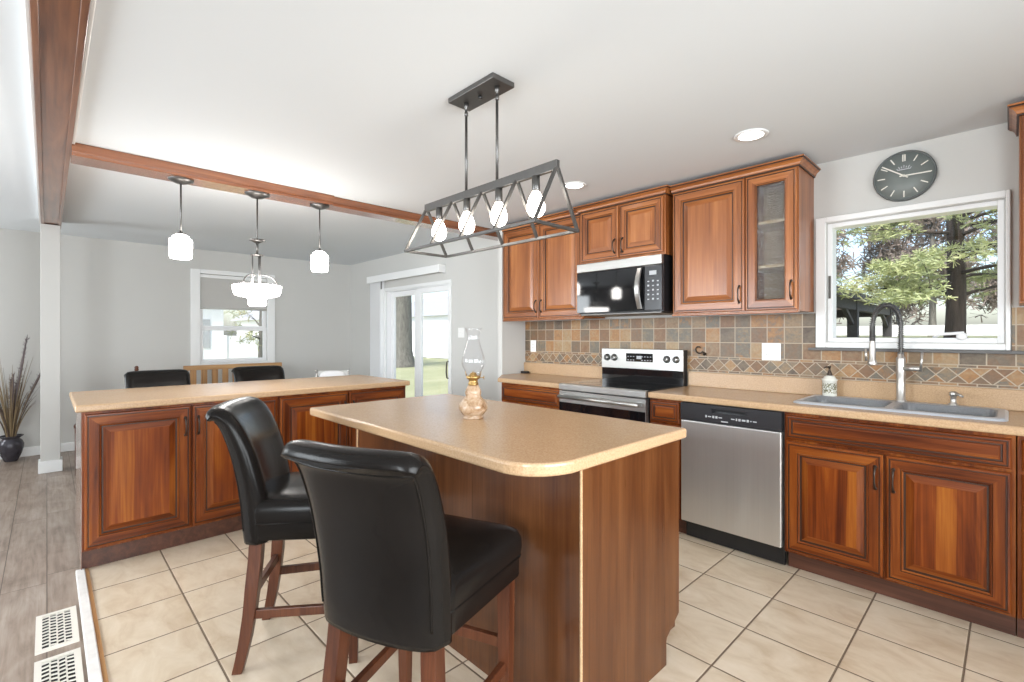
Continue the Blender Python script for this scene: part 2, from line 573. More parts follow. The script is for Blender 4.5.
MATS['rush'] = plain('white_cushion_cloth', (0.80, 0.78, 0.78), 0.6, var=0.03)


# ------------------------------------------------------------------ mesh helpers
class MB:
    def __init__(self):
        self.v, self.f, self.m, self.s, self.mats = [], [], [], [], []

    def mi(self, mat):
        if mat not in self.mats:
            self.mats.append(mat)
        return self.mats.index(mat)

    def face(self, idx, mat, smooth=False):
        self.f.append(tuple(idx))
        self.m.append(self.mi(mat))
        self.s.append(smooth)

    def add(self, *pts):
        n = len(self.v)
        self.v.extend(Vector(p) for p in pts)
        return list(range(n, n + len(pts)))

    def box(self, a, b, mat):
        (x0, y0, z0), (x1, y1, z1) = a, b
        x0, x1 = min(x0, x1), max(x0, x1)
        y0, y1 = min(y0, y1), max(y0, y1)
        z0, z1 = min(z0, z1), max(z0, z1)
        i = self.add((x0, y0, z0), (x1, y0, z0), (x1, y1, z0), (x0, y1, z0), (x0, y0, z1), (x1, y0, z1), (x1, y1, z1), (x0, y1, z1))
        for q in ((3, 2, 1, 0), (4, 5, 6, 7), (0, 1, 5, 4), (1, 2, 6, 5), (2, 3, 7, 6), (3, 0, 4, 7)):
            self.face([i[k] for k in q], mat)
        return self

    def prism(self, poly, z0, z1, mat, smooth=False):
        n = len(poly)
        a = self.add(*[(x, y, z0) for x, y in poly])
        b = self.add(*[(x, y, z1) for x, y in poly])
        self.face(a[::-1], mat)
        self.face(b, mat)
        for i in range(n):
            j = (i + 1) % n
            self.face((a[i], a[j], b[j], b[i]), mat, smooth)
        return self

    def rings(self, rings, mat, cap0=True, cap1=True, smooth=True, closed=True):
        """list of equally long point loops, skinned"""
        ids = [self.add(*r) for r in rings]
        n = len(rings[0])
        for a, b in zip(ids, ids[1:]):
            for i in range(n if closed else n - 1):
                j = (i + 1) % n
                self.face((a[i], a[j], b[j], b[i]), mat, smooth)
        if cap0:
            self.face(ids[0][::-1], mat, False)
        if cap1:
            self.face(ids[-1], mat, False)
        return self

    def lathe(self, prof, c, mat, n=28, cap0=True, cap1=True, axis='z'):
        cx, cy, cz = c
        R = []
        for r, h in prof:
            ring = []
            for k in range(n):
                a = 2 * PI * k / n
                if axis == 'z':
                    ring.append((cx + r * math.cos(a), cy + r * math.sin(a), cz + h))
                elif axis == 'y':   # along -y: out of the kitchen wall
                    ring.append((cx + r * math.cos(a), cy - h, cz + r * math.sin(a)))
                else:
                    ring.append((cx + h, cy + r * math.cos(a), cz + r * math.sin(a)))
            R.append(ring)
        return self.rings(R, mat, cap0, cap1)

    def tube(self, pts, r, mat, n=8, caps=True):
        pts = [Vector(p) for p in pts]
        rr = r if isinstance(r, (list, tuple)) else [r] * len(pts)
        R = []
        up = None
        for i, p in enumerate(pts):
            d = (pts[min(i + 1, len(pts) - 1)] - pts[max(i - 1, 0)])
            if d.length < 1e-9:
                d = Vector((0, 0, 1))
            d.normalize()
            if up is None:
                up = Vector((0, 0, 1)) if abs(d.z) < 0.9 else Vector((1, 0, 0))
            s = d.cross(up)
            if s.length < 1e-6:
                s = d.cross(Vector((0, 1, 0)))
            s.normalize()
            up = s.cross(d).normalized()
            R.append([tuple(p + (s * math.cos(2 * PI * k / n) + up * math.sin(2 * PI * k / n)) * rr[i]) for k in range(n)])
        return self.rings(R, mat, caps, caps)

    def bar(self, a, b, wx, wz, mat, up=(0, 0, 1)):
        """square bar between two points"""
        a, b = Vector(a), Vector(b)
        d = (b - a).normalized()
        u = Vector(up)
        s = d.cross(u)
        if s.length < 1e-5:
            s = d.cross(Vector((1, 0, 0)))
        s.normalize()
        u = s.cross(d).normalized()
        R = []
        for p in (a, b):
            R.append([tuple(p + s * sx * wx / 2 + u * sz * wz / 2) for sx, sz in ((-1, -1), (1, -1), (1, 1), (-1, 1))])
        return self.rings(R, mat, smooth=False)

    def build(self, name, parent=None, bevel=0.0, seg=2, angle=35, **props):
        me = bpy.data.meshes.new(name)
        root = parent
        while root is not None and root.parent is not None:
            root = root.parent
        off = root.location if root is not None else Vector((0, 0, 0))
        me.from_pydata([tuple(p - off) for p in self.v], [], self.f)
        for m in self.mats:
            me.materials.append(MATS[m])
        for p, m, s in zip(me.polygons, self.m, self.s):
            p.material_index = m
            p.use_smooth = s
        bm = bmesh.new()
        bm.from_mesh(me)
        bmesh.ops.recalc_face_normals(bm, faces=bm.faces)
        bm.to_mesh(me)
        bm.free()
        me.update()
        o = bpy.data.objects.new(name, me)
        COL.objects.link(o)
        if parent is not None:
            o.parent = parent
        if bevel:
            md = o.modifiers.new('bevel', 'BEVEL')
            md.width = bevel
            md.segments = seg
            md.limit_method = 'ANGLE'
            md.angle_limit = math.radians(angle)
        for k, val in props.items():
            o[k] = val
        return o


def thing(name, label, cat, loc=(0, 0, 0), rz=0.0, group=None):
    o = bpy.data.objects.new(name, None)
    o.empty_display_size = 0.1
    COL.objects.link(o)
    o.location = loc
    o.rotation_euler = (0, 0, rz)
    o['label'] = label
    o['category'] = cat
    if group:
        o['group'] = group
    return o


def tag(o, label, cat, group=None):
    o['label'] = label
    o['category'] = cat
    if group:
        o['group'] = group
    return o


def struct(name, mb, **kw):
    return mb.build(name, None, kind='structure', **kw)


def dup(root, loc, rz, label, group=None):
    r = root.copy()
    COL.objects.link(r)
    r.location = loc
    r.rotation_euler = (0, 0, rz)
    r['label'] = label
    if group:
        r['group'] = group
    for ch in list(root.children):
        c = ch.copy()
        COL.objects.link(c)
        c.parent = r
        for g in list(ch.children):
            d = g.copy()
            COL.objects.link(d)
            d.parent = c
    return r


# ================================================================== THE ROOM
YW = 3.505           # kitchen wall
ZK, ZD = 2.37, 2.415  # kitchen and dining / living ceilings
XF = -7.37           # far wall
XR, YB = 2.05, -3.4  # walls behind the camera

b = MB()
b.box((XF - 0.15, YB - 0.15, -0.12), (XR + 0.15, YW + 0.15, -0.012), 'plank')
struct('floor', b)
b = MB()
b.box((-3.555, 0.165, -0.0118), (XR, YW, 0.0), 'tile')
struct('floor.001', b)
b = MB()
b.box((-3.545, 0.112, -0.0118), (XR, 0.150, 0.010), 'strip')
t1 = struct('trim_1', b, bevel=0.004)
b = MB()
b.box((-3.545, 0.150, -0.0118), (XR, 0.165, 0.005), 'oak_x')
b.build('edge_strip', t1, label='thin orange-brown wood edge')

b = MB()
b.box((-3.66, 0.10, ZK), (XR + 0.15, YW, ZK + 0.2), 'ceil')
b.box((XF - 0.15, 0.10, ZD), (-3.66, YW, ZK + 0.2), 'ceil')
b.box((XF - 0.15, YB - 0.15, ZD), (XR + 0.15, 0.10, ZK + 0.2), 'ceil')
struct('ceiling', b)


def wall_with_holes(a0, a1, z0, z1, holes, put):
    """holes: (u0,u1,z0,z1) sorted along u; put(u0,u1,z0,z1) makes a piece"""
    u = a0
    for (h0, h1, hz0, hz1) in holes:
        put(u, h0, z0, z1)
        if hz0 > z0:
            put(h0, h1, z0, hz0)
        if hz1 < z1:
            put(h0, h1, hz1, z1)
        u = h1
    put(u, a1, z0, z1)


KW = (-0.80, -0.025, 1.25, 1.985)     # kitchen window opening
DR = (-6.24, -4.71, 0.0, 1.93)        # sliding door opening
b = MB()
wall_with_holes(XF - 0.15, XR + 0.15, -0.012, 2.57, [DR, KW], lambda u0, u1, z0, z1: b.box((u0, YW, z0), (u1, YW + 0.15, z1), 'wall'))
struct('wall_kitchen', b)
FW = (1.44, 2.26, 0.93, 2.10)
b = MB()
wall_with_holes(YB - 0.15, YW, -0.012, 2.57, [FW], lambda u0, u1, z0, z1: b.box((XF - 0.15, u0, z0), (XF, u1, z1), 'wall'))
struct('wall_far', b)
b = MB()
b.box((XF, YB - 0.15, -0.012), (XR + 0.15, YB, 2.57), 'wall')
struct('wall_living', b)
b = MB()
b.box((XR, YB, -0.012), (XR + 0.15, YW, 2.57), 'wall')
struct('wall_right', b)
b = MB()
b.box((-3.487, 3.175, 0.0), (-3.43, YW, ZK), 'wall')
struct('wall_stub', b)
b = MB()
b.box((XF, YB, -0.012), (XF + 0.014, YW, 0.085), 'white')
struct('baseboard_far', b, bevel=0.004)
b = MB()
b.box((XF, YW - 0.014, -0.012), (-6.36, YW, 0.085), 'white')
b.box((-4.62, YW - 0.014, -0.012), (-3.49, YW, 0.085), 'white')
struct('baseboard_kitchen', b, bevel=0.004)

# column and beams
b = MB()
b.box((-6.49, -0.045, -0.012), (-6.35, 0.094, 2.345), 'wall')
c_ = struct('wall_column', b, bevel=0.004)
b = MB()
b.box((-6.505, -0.060, -0.012), (-6.335, 0.109, 0.10), 'white')
struct('baseboard_column', b, bevel=0.005)
b = MB()
b.box((-6.56, -0.020, 2.352), (XR, 0.078, 2.415), 'beam_x')
b.box((-6.56, -0.040, 2.343), (XR, -0.020, 2.415), 'beam_x')
b.box((-6.56, 0.078, 2.343), (XR, 0.100, 2.415), 'beam_x')
struct('trim_2', b, bevel=0.002)
b = MB()
b.box((-6.52, -0.054, 2.372), (XR, -0.040, 2.415), 'white')
struct('trim_3', b, bevel=0.003)
b = MB()
b.box((-3.62, 0.100, 2.352), (XR, 0.113, ZK), 'white')
struct('trim_4', b, bevel=0.003)
b = MB()
b.box((-3.835, 0.10, 2.300), (-3.650, 1.60, 2.415), 'beam_y')
b.box((-3.650, 0.10, 2.318), (-3.636, 1.60, ZK), 'beam_y')
struct('trim_5', b, bevel=0.003)
b = MB()
b.box((-3.835, 1.60, 2.304), (-3.685, YW, 2.415), 'beam_y')
b.box((-3.685, 1.60, 2.320), (-3.668, YW, ZK), 'beam_y')
struct('trim_6', b, bevel=0.003)

# slate backsplash
b = MB()
b.box((-3.43, YW - 0.009, 0.86), (-0.862, YW, 1.43), 'slate')
b.box((-0.862, YW - 0.009, 0.86), (0.0, YW, 1.196), 'slate')
b.box((0.0, YW - 0.009, 0.86), (XR, YW, 1.43), 'slate')
struct('wall_backsplash', b)
b = MB()
b.box((-0.895, YW - 0.040, 1.196), (XR, YW - 0.001, 1.213), 'sill')
struct('trim_7', b, bevel=0.002)

# ---- kitchen window
win = thing('window_1', 'white framed kitchen window above the sink looking out on a pine tree', 'window', (-0.41, YW, 1.2))
win['kind'] = 'structure'
b = MB()
x0, x1, z0, z1 = -0.858, -0.004, 1.214, 2.024
for (a, c) in (((x0, z0), (KW[0] - 0.004, z1)), ((KW[1] + 0.004, z0), (x1, z1)), ((KW[0] - 0.004, z0), (KW[1] + 0.004, KW[2] - 0.004)), ((KW[0] - 0.004, KW[3] + 0.004), (KW[1] + 0.004, z1))):
    b.box((a[0], YW - 0.022, a[1]), (c[0], YW, c[1]), 'white')
b.build('window_casing', win, bevel=0.004)
b = MB()
x0, x1, z0, z1 = KW
fr = 0.026
ya, yb = YW + 0.010, YW + 0.11
b.box((x0, ya, z0), (x0 + fr, yb, z1), 'vinyl')
b.box((x1 - fr, ya, z0), (x1, yb, z1), 'vinyl')
b.box((x0 + fr, ya, z0), (x1 - fr, yb, z0 + fr), 'vinyl')
b.box((x0 + fr, ya, z1 - fr), (x1 - fr, yb, z1), 'vinyl')
wf = b.build('window_frame', win, bevel=0.003)
b = MB()
b.box((x0 + fr, YW + 0.050, z0 + fr), (x1 - fr, YW + 0.055, z1 - fr), 'pane')
b.build('pane', win)
b = MB()
b.tube([(-0.30, YW + 0.02, 1.279), (-0.27, YW - 0.005, 1.296), (-0.22, YW - 0.012, 1.300), (-0.175, YW - 0.008, 1.303)], [0.007, 0.008, 0.008, 0.009], 'vinyl')
b.lathe([(0.0, 0.0), (0.022, 0.0), (0.022, 0.02), (0.012, 0.028), (0, 0.03)], (-0.185, YW + 0.014, 1.285), 'vinyl', 16, axis='y')
b.build('crank_handle', win)
b = MB()
b.box((x0 + 0.006, YW + 0.004, 1.52), (x0 + 0.018, YW + 0.012, 1.66), 'gunmetal')
b.build('latch', win, label='grey metal latch')

# ---- dining window
w2 = thing('window_2', 'white double-hung window on the dining wall with a half lowered shade', 'window', (XF, 1.85, 0.9))
w2['kind'] = 'structure'
y0, y1, z0, z1 = FW
b = MB()
for (a, c) in (((1.335, 0.845), (y0, 2.155)), ((y1, 0.845), (2.36, 2.155)), ((y0, 2.10), (y1, 2.155)), ((y0, 0.845), (y1, 0.93))):
    b.box((XF, a[0], a[1]), (XF + 0.02, c[0], c[1]), 'white')
b.build('window_casing', w2, bevel=0.004)
b = MB()
xo, xi = XF - 0.09, XF - 0.02
for (ya, yb, za, zb, dx) in ((y0, y1, z0, 1.40, 0.03), (y0, y1, 1.375, z1, 0.0)):
    e = 0.045
    b.box((xo + dx, ya, za), (xo + 0.03 + dx, ya + e, zb), 'vinyl')
    b.box((xo + dx, yb - e, za), (xo + 0.03 + dx, yb, zb), 'vinyl')
    b.box((xo + dx, ya + e, za), (xo + 0.03 + dx, yb - e, za + e), 'vinyl')
    b.box((xo + dx, ya + e, zb - e), (xo + 0.03 + dx, yb - e, zb), 'vinyl')
b.build('sash', w2, bevel=0.003)
b = MB()
b.box((xo + 0.042, y0 + 0.045, z0 + 0.045), (xo + 0.046, y1 - 0.045, 1.355), 'pane')
b.box((xo + 0.012, y0 + 0.045, 1.42), (xo + 0.016, y1 - 0.045, z1 - 0.045), 'pane')
b.build('pane', w2)
sh = thing('roller_shade', 'grey roller shade half lowered over the dining window', 'blind', (XF, 1.85, 1.64))
b = MB()
b.box((XF - 0.014, y0 + 0.004, 1.655), (XF - 0.011, y1 - 0.004, 2.07), 'shade')
b.build('shade_cloth', sh)
b = MB()
b.tube([(XF - 0.0125, y0 + 0.004, 1.650), (XF - 0.0125, y1 - 0.004, 1.650)], 0.012, 'shade', 10)
b.build('hem_bar', sh)
b = MB()
b.box((XF - 0.05, y0 + 0.004, 2.05), (XF - 0.001, y1 - 0.004, 2.096), 'white')
b.build('head_rail', sh, bevel=0.004)

# ---- sliding door
d1 = thing('door_1', 'white sliding glass patio door to the lawn', 'door', (-5.47, YW, 0.0))
d1['kind'] = 'structure'
x0, x1, z0, z1 = DR
b = MB()
b.box((x0 - 0.035, YW - 0.016, 0), (x0 + 0.01, YW, z1 + 0.035), 'white')
b.box((x1 - 0.01, YW - 0.016, 0), (x1 + 0.035, YW, z1 + 0.035), 'white')
b.box((x0 + 0.01, YW - 0.016, z1 - 0.01), (x1 - 0.01, YW, z1 + 0.035), 'white')
b.build('door_casing', d1, bevel=0.004)


def slider(name, xa, xb, yy, e):
    b = MB()
    b.box((xa, yy, 0.02), (xa + e[0], yy + 0.035, z1 - 0.02), 'vinyl')
    b.box((xb - e[1], yy, 0.02), (xb, yy + 0.035, z1 - 0.02), 'vinyl')
    b.box((xa + e[0], yy, 0.02), (xb - e[1], yy + 0.035, 0.12), 'vinyl')
    b.box((xa + e[0], yy, z1 - 0.09), (xb - e[1], yy + 0.035, z1 - 0.02), 'vinyl')
    p = b.build(name, d1, bevel=0.003)
    b = MB()
    b.box((xa + e[0], yy + 0.015, 0.12), (xb - e[1], yy + 0.020, z1 - 0.09), 'pane')
    b.build('pane', p)
    return p


slider('door_panel', x0 + 0.012, -5.50, YW + 0.075, (0.08, 0.11))
pr = slider('door_panel', -5.50, x1 - 0.012, YW + 0.032, (0.11, 0.075))
b = MB()
hx = x1 - 0.052
b.tube([(hx, YW + 0.032, 0.98), (hx, YW - 0.01, 0.965), (hx, YW - 0.018, 0.90), (hx, YW - 0.018, 0.84), (hx, YW - 0.01, 0.775), (hx, YW + 0.032, 0.76)], 0.009, 'bronze')
b.build('handle', pr, label='dark bronze pull handle')
b = MB()
b.box((x0, YW + 0.005, -0.012), (x1, YW + 0.14, 0.018), 'vinyl')
b.box((x0, YW + 0.005, 0.02), (x0 + 0.012, YW + 0.14, z1), 'vinyl')
b.box((x1 - 0.012, YW + 0.005, 0.02), (x1, YW + 0.14, z1), 'vinyl')
b.box((x0, YW + 0.005, z1 - 0.02), (x1, YW + 0.14, z1), 'vinyl')
b.build('door_track', d1)

vb = thing('vertical_blind', 'white vertical blind stacked open left of the patio door', 'blind', (-5.8, YW - 0.06, 2.06))
b = MB()
b.box((-6.62, YW - 0.105, 2.055), (-4.80, YW - 0.085, 2.150), 'white')
b.box((-6.62, YW - 0.085, 2.130), (-4.80, YW - 0.001, 2.150), 'white')
b.box((-6.62, YW - 0.085, 2.055), (-6.605, YW - 0.001, 2.130), 'white')
b.box((-4.815, YW - 0.085, 2.055), (-4.80, YW - 0.001, 2.130), 'white')
b.build('valance', vb, bevel=0.003)
for k in range(9):
    x = -6.56 + k * 0.036
    b = MB()
    b.rings([[(x + 0.004 * math.sin(PI * j / 4), YW - 0.080 + 0.072 * j / 4, z) for j in range(5)] +
             [(x + 0.003 + 0.004 * math.sin(PI * j / 4), YW - 0.080 + 0.072 * j / 4, z) for j in range(4, -1, -1)] for z in (0.04, 2.10)], 'vinyl', smooth=False)
    b.build('slat', vb)
b = MB()
b.tube([(-6.25, YW - 0.07, 2.12), (-6.25, YW - 0.07, 1.95)], 0.008, 'gunmetal')
b.build('wand', vb, label='dark tilt wand')


# ================================================================== CABINETRY
def ringpanel(b, O, U, V, N, w_, h_, prof, mh, mv, mc, mg):
    """lofted rectangular door face: prof = (inset, out, dark?)"""
    O, U, V, N = Vector(O), Vector(U), Vector(V), Vector(N)
    ids = []
    for (i, d, g) in prof:
        ids.append(b.add(O + U * i + V * i + N * d, O + U * (w_ - i) + V * i + N * d, O + U * (w_ - i) + V * (h_ - i) + N * d, O + U * i + V * (h_ - i) + N * d))
    for k in range(len(prof) - 1):
        a, c = ids[k], ids[k + 1]
        g = prof[k + 1][2]
        for s in range(4):
            t = (s + 1) % 4
            m = mg if g else (mh if s in (0, 2) else mv)
            b.face((a[s], a[t], c[t], c[s]), m)
    b.face(ids[0][::-1], mv)
    return ids[-1]


def door_prof(s=1.0, frame=0.056):
    f = frame
    return [(0, 0, 0), (0, 0.015, 0), (0.005, 0.020, 0), (0.012 * s, 0.0205, 0), (0.014 * s, 0.0165, 1), (0.0175 * s, 0.0165, 1), (0.019 * s, 0.0205, 0),
            (f, 0.0205, 0), (f + 0.002, 0.0165, 1), (f + 0.006, 0.0185, 0), (f + 0.011, 0.0150, 0), (f + 0.013, 0.0085, 1), (f + 0.019, 0.0085, 1),
            (f + 0.022, 0.0105, 0), (f + 0.048, 0.0175, 0), (f + 0.050, 0.0190, 0)]


def drawer_prof():
    return [(0, 0, 0), (0, 0.015, 0), (0.005, 0.020, 0), (0.010, 0.0205, 0), (0.012, 0.0165, 1), (0.015, 0.0165, 1), (0.017, 0.0205, 0),
            (0.026, 0.0205, 0), (0.028, 0.0150, 1), (0.033, 0.0150, 1), (0.036, 0.0185, 0), (0.040, 0.0195, 0)]


def frame_axes(face):
    if face == '-y':
        return Vector((1, 0, 0)), Vector((0, 0, 1)), Vector((0, -1, 0)), 'cherry_x'
    if face == '+x':
        return Vector((0, 1, 0)), Vector((0, 0, 1)), Vector((1, 0, 0)), 'cherry_y'
    if face == '+y':
        return Vector((-1, 0, 0)), Vector((0, 0, 1)), Vector((0, 1, 0)), 'cherry_x'


def pull(parent, P, N, length=0.105, vertical=True, name='handle', label='dark bronze bar handle'):
    P, N = Vector(P), Vector(N)
    A = Vector((0, 0, 1)) if vertical else (Vector((1, 0, 0)) if abs(N.y) > 0.5 else Vector((0, 1, 0)))
    L = length / 2
    b = MB()
    pts = []
    for k in range(13):
        t = -1 + 2 * k / 12
        pts.append(P + A * (L * t) + N * (0.004 + 0.022 * (1 - abs(t) ** 3)))
    rad = [0.0048 - 0.0020 * math.cos(PI * abs(-1 + 2 * k / 12)) * 0.5 for k in range(13)]
    b.tube(pts, rad, 'bronze', 8)
    for s in (-1, 1):
        b.lathe([(0, 0), (0.0085, 0), (0.0075, 0.003), (0.004, 0.006), (0, 0.006)], P + A * (L * s), 'bronze', 10, axis='y' if abs(N.y) > 0.5 else 'x')
    return b.build(name, parent, label=label)


def door(parent, face, u0, u1, v0, v1, plane, handle=None, kind='door', name=None, frame=0.056):
    # a raised panel door; plane is the carcass front coordinate, handle is (side, height)
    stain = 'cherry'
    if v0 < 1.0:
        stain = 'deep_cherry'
    U, V, N, mh = frame_axes(face)
    if face == '-y':
        O = Vector((u0, plane, v0))
    else:
        O = Vector((plane, u0, v0))
    b = MB()
    pr_ = door_prof(1.0, frame) if kind == 'door' else drawer_prof()
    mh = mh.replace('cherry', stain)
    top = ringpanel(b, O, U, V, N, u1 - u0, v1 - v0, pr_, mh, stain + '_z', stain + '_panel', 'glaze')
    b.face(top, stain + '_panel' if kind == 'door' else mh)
    o = b.build(name or kind, parent)
    if handle:
        side, zc = handle
        u = u0 + 0.030 if side == 'l' else u1 - 0.030
        P = O + U * (u - u0) + V * (zc - v0) + N * 0.0205
        pull(o, P, N)
    return o


def crown(b, x0, x1, yf, z0, mat='cherry_x', left=True, right=True, prof=None, yback=YW):
    prof = prof or [(0.0, 0.0), (0.008, 0.0), (0.008, 0.008), (0.011, 0.011), (0.014, 0.021), (0.022, 0.031), (0.032, 0.036), (0.032, 0.040), (0.038, 0.043), (0.038, 0.051), (0.0, 0.051)]
    R = []
    for (o, h) in prof:
        pts = []
        if left:
            pts.append((x0 - o, yback, z0 + h))
        pts.append((x0 - (o if left else 0), yf - o, z0 + h))
        pts.append((x1 + (o if right else 0), yf - o, z0 + h))
        if right:
            pts.append((x1 + o, yback, z0 + h))
        R.append(pts)
    b.rings(R[:3], 'glaze', cap0=False, cap1=False, smooth=False, closed=False)
    b.rings(R[2:7], mat, cap0=False, cap1=False, smooth=False, closed=False)
    b.rings(R[6:9], 'glaze', cap0=False, cap1=False, smooth=False, closed=False)
    b.rings(R[8:], mat, cap0=False, cap1=False, smooth=False, closed=False)
    return b


def light_rail(b, x0, x1, yf, z0, yback, left=True, right=True):
    b.box((x0, yf - 0.004, z0 - 0.012), (x1, yf + 0.03, z0), 'cherry_x')


# ---- wall cabinet left of the range
ZB, ZT = 1.437, 2.286
c1 = thing('wall_cabinet', 'wide two-door cherry wall cabinet left of the microwave', 'cabinet', (-2.94, YW, ZB))
X0, X1, YF = -3.428, -2.462, 3.195
b = MB()
b.box((X0, YF, ZB), (X1, YW - 0.001, ZT + 0.02), 'cherry_z')
b.build('carcass', c1, bevel=0.002)
door(c1, '-y', X0 + 0.012, -2.951, ZB + 0.008, ZT, YF, ('r', ZB + 0.115))
door(c1, '-y', -2.945, X1 - 0.008, ZB + 0.008, ZT, YF, ('l', ZB + 0.115))
b = MB()
crown(b, X0, X1, YF - 0.012, ZT + 0.002, left=False, right=False)
b.build('crown_molding', c1)
b = MB()
light_rail(b, X0, X1, YF - 0.012, ZB, YW)
b.build('light_rail', c1, bevel=0.003)

# ---- cabinet above the microwave
c2 = thing('wall_cabinet', 'short two-door cherry cabinet above the microwave', 'cabinet', (-2.07, YW, 1.87))
X0, X1, YF = -2.460, -1.702, 3.155
b = MB()
b.box((X0, YF, 1.868), (X1, YW - 0.001, ZT + 0.02), 'cherry_z')
b.build('carcass', c2, bevel=0.002)
door(c2, '-y', X0 + 0.020, -2.087, 1.885, ZT - 0.004, YF, ('r', 1.975), frame=0.048)
door(c2, '-y', -2.075, X1 - 0.014, 1.885, ZT - 0.004, YF, ('l', 1.975), frame=0.048)
b = MB()
crown(b, X0, X1, YF - 0.012, ZT + 0.002, left=True, right=True)
b.build('crown_molding', c2)

# ---- cabinet right of the microwave, one door panelled, one glazed
c3 = thing('wall_cabinet', 'cherry wall cabinet beside the window, one door panelled and one glazed', 'cabinet', (-1.27, YW, ZB))
X0, X1, YF = -1.668, -0.872, 3.195
XM = -1.172
b = MB()
b.box((X0, YF, ZB), (XM - 0.009, YW - 0.001, ZT + 0.02), 'cherry_z')
b.box((XM - 0.009, YF, ZB), (XM + 0.009, YW - 0.001, ZT + 0.02), 'cherry_z')
b.box((X1 - 0.018, YF, ZB), (X1, YW - 0.001, ZT + 0.02), 'cherry_z')
b.box((XM + 0.009, YF, ZB), (X1 - 0.018, YW - 0.001, ZB + 0.018), 'cherry_x')
b.box((XM + 0.009, YF, ZT), (X1 - 0.018, YW - 0.001, ZT + 0.02), 'cherry_x')
b.box((XM + 0.009, YW - 0.012, ZB + 0.018), (X1 - 0.018, YW - 0.001, ZT), 'cab_in')
b.build('carcass', c3)
for z in (1.71, 1.985):
    b = MB()
    b.box((XM + 0.010, YF + 0.03, z), (X1 - 0.019, YW - 0.013, z + 0.018), 'cab_in')
    b.build('shelf', c3)
door(c3, '-y', X0 + 0.008, XM - 0.004, ZB + 0.008, ZT, YF, ('r', ZB + 0.115), frame=0.060)
b = MB()
u0, u1, v0, v1 = XM + 0.003, X1 - 0.006, ZB + 0.008, ZT
U, V, N, mh = frame_axes('-y')
gp = [(0, 0, 0), (0, 0.015, 0), (0.005, 0.020, 0), (0.012, 0.0205, 0), (0.014, 0.0165, 1), (0.0175, 0.0165, 1), (0.019, 0.0205, 0), (0.058, 0.0205, 0), (0.060, 0.016, 1), (0.066, 0.017, 0), (0.070, 0.008, 1), (0.070, 0.000, 0)]
O = Vector((u0, YF, v0))
top = ringpanel(b, O, U, V, N, u1 - u0, v1 - v0, gp, mh, 'cherry_z', 'cherry_panel', 'glaze')
# open back: drop the solid back face so the glass shows the shelves
b.f.pop(); b.m.pop(); b.s.pop()
bx = b.add(O, O + U * (u1 - u0), O + U * (u1 - u0) + V * (v1 - v0), O + V * (v1 - v0))
for s in range(4):
    t = (s + 1) % 4
    b.face((bx[s], bx[t], top[t], top[s]), 'cherry_z')
gd = b.build('glass_door', c3, label='cherry frame door with seeded glass')
b = MB()
b.box((u0 + 0.068, YF - 0.010, v0 + 0.068), (u1 - 0.068, YF - 0.006, v1 - 0.068), 'seeded')
b.build('glass_panel', gd, label='seeded glass')
pull(gd, (u1 - 0.030, YF - 0.0205, ZB + 0.125), (0, -1, 0))
b = MB()
crown(b, X0, X1, YF - 0.012, ZT + 0.002, left=False, right=True)
b.build('crown_molding', c3)
b = MB()
light_rail(b, X0, X1, YF - 0.012, ZB, YW)
b.build('light_rail', c3, bevel=0.003)

# ---- wall cabinet at the right edge of the picture
c4 = thing('wall_cabinet', 'cherry wall cabinet right of the kitchen window, cut by the picture edge', 'cabinet', (0.4, YW, ZB))
X0, X1, YF = 0.024, 0.80, 3.195
b = MB()
b.box((X0, YF, ZB), (X1, YW - 0.001, ZT + 0.02), 'cherry_z')
b.build('carcass', c4, bevel=0.002)
door(c4, '-y', X0 + 0.006, 0.409, ZB + 0.008, ZT, YF, ('r', ZB + 0.115))
door(c4, '-y', 0.415, X1 - 0.006, ZB + 0.008, ZT, YF, ('l', ZB + 0.115))
b = MB()
crown(b, X0, X1, YF - 0.012, ZT + 0.002, left=True, right=False)
b.build('crown_molding', c4)

# ---- base cabinets
YF = 2.925       # carcass front, doors stand 20 mm proud
ZC = 0.872


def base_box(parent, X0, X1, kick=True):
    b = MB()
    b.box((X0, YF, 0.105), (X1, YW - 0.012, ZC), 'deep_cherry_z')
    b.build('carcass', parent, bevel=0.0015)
    b = MB()
    b.box((X0, YF + 0.065, 0.0), (X1, YW - 0.03, 0.105), 'kick')
    b.build('toe_kick', parent)


k1 = thing('base_cabinet', 'cherry base cabinet with one wide drawer left of the range', 'cabinet', (-2.82, 3.2, 0))
b = MB()
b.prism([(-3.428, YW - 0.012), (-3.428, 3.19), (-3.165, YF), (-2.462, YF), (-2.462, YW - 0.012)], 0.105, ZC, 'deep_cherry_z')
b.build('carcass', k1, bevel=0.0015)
b = MB()
b.prism([(-3.40, YW - 0.03), (-3.40, 3.25), (-3.12, YF + 0.065), (-2.462, YF + 0.065), (-2.462, YW - 0.03)], 0.0, 0.105, 'kick')
b.build('toe_kick', k1)
o = door(k1, '-y', -3.150, -2.474, 0.722, 0.858, YF, None, 'drawer')
door(k1, '-y', -3.150, -2.815, 0.118, 0.708, YF, ('r', 0.62))
door(k1, '-y', -2.808, -2.474, 0.118, 0.708, YF, ('l', 0.62))

k2 = thing('base_cabinet', 'narrow cherry base cabinet between range and dishwasher', 'cabinet', (-1.58, 3.2, 0))
base_box(k2, -1.690, -1.468)
door(k2, '-y', -1.682, -1.476, 0.722, 0.858, YF, None, 'drawer')
door(k2, '-y', -1.682, -1.476, 0.118, 0.708, YF, None, 'door', frame=0.042)

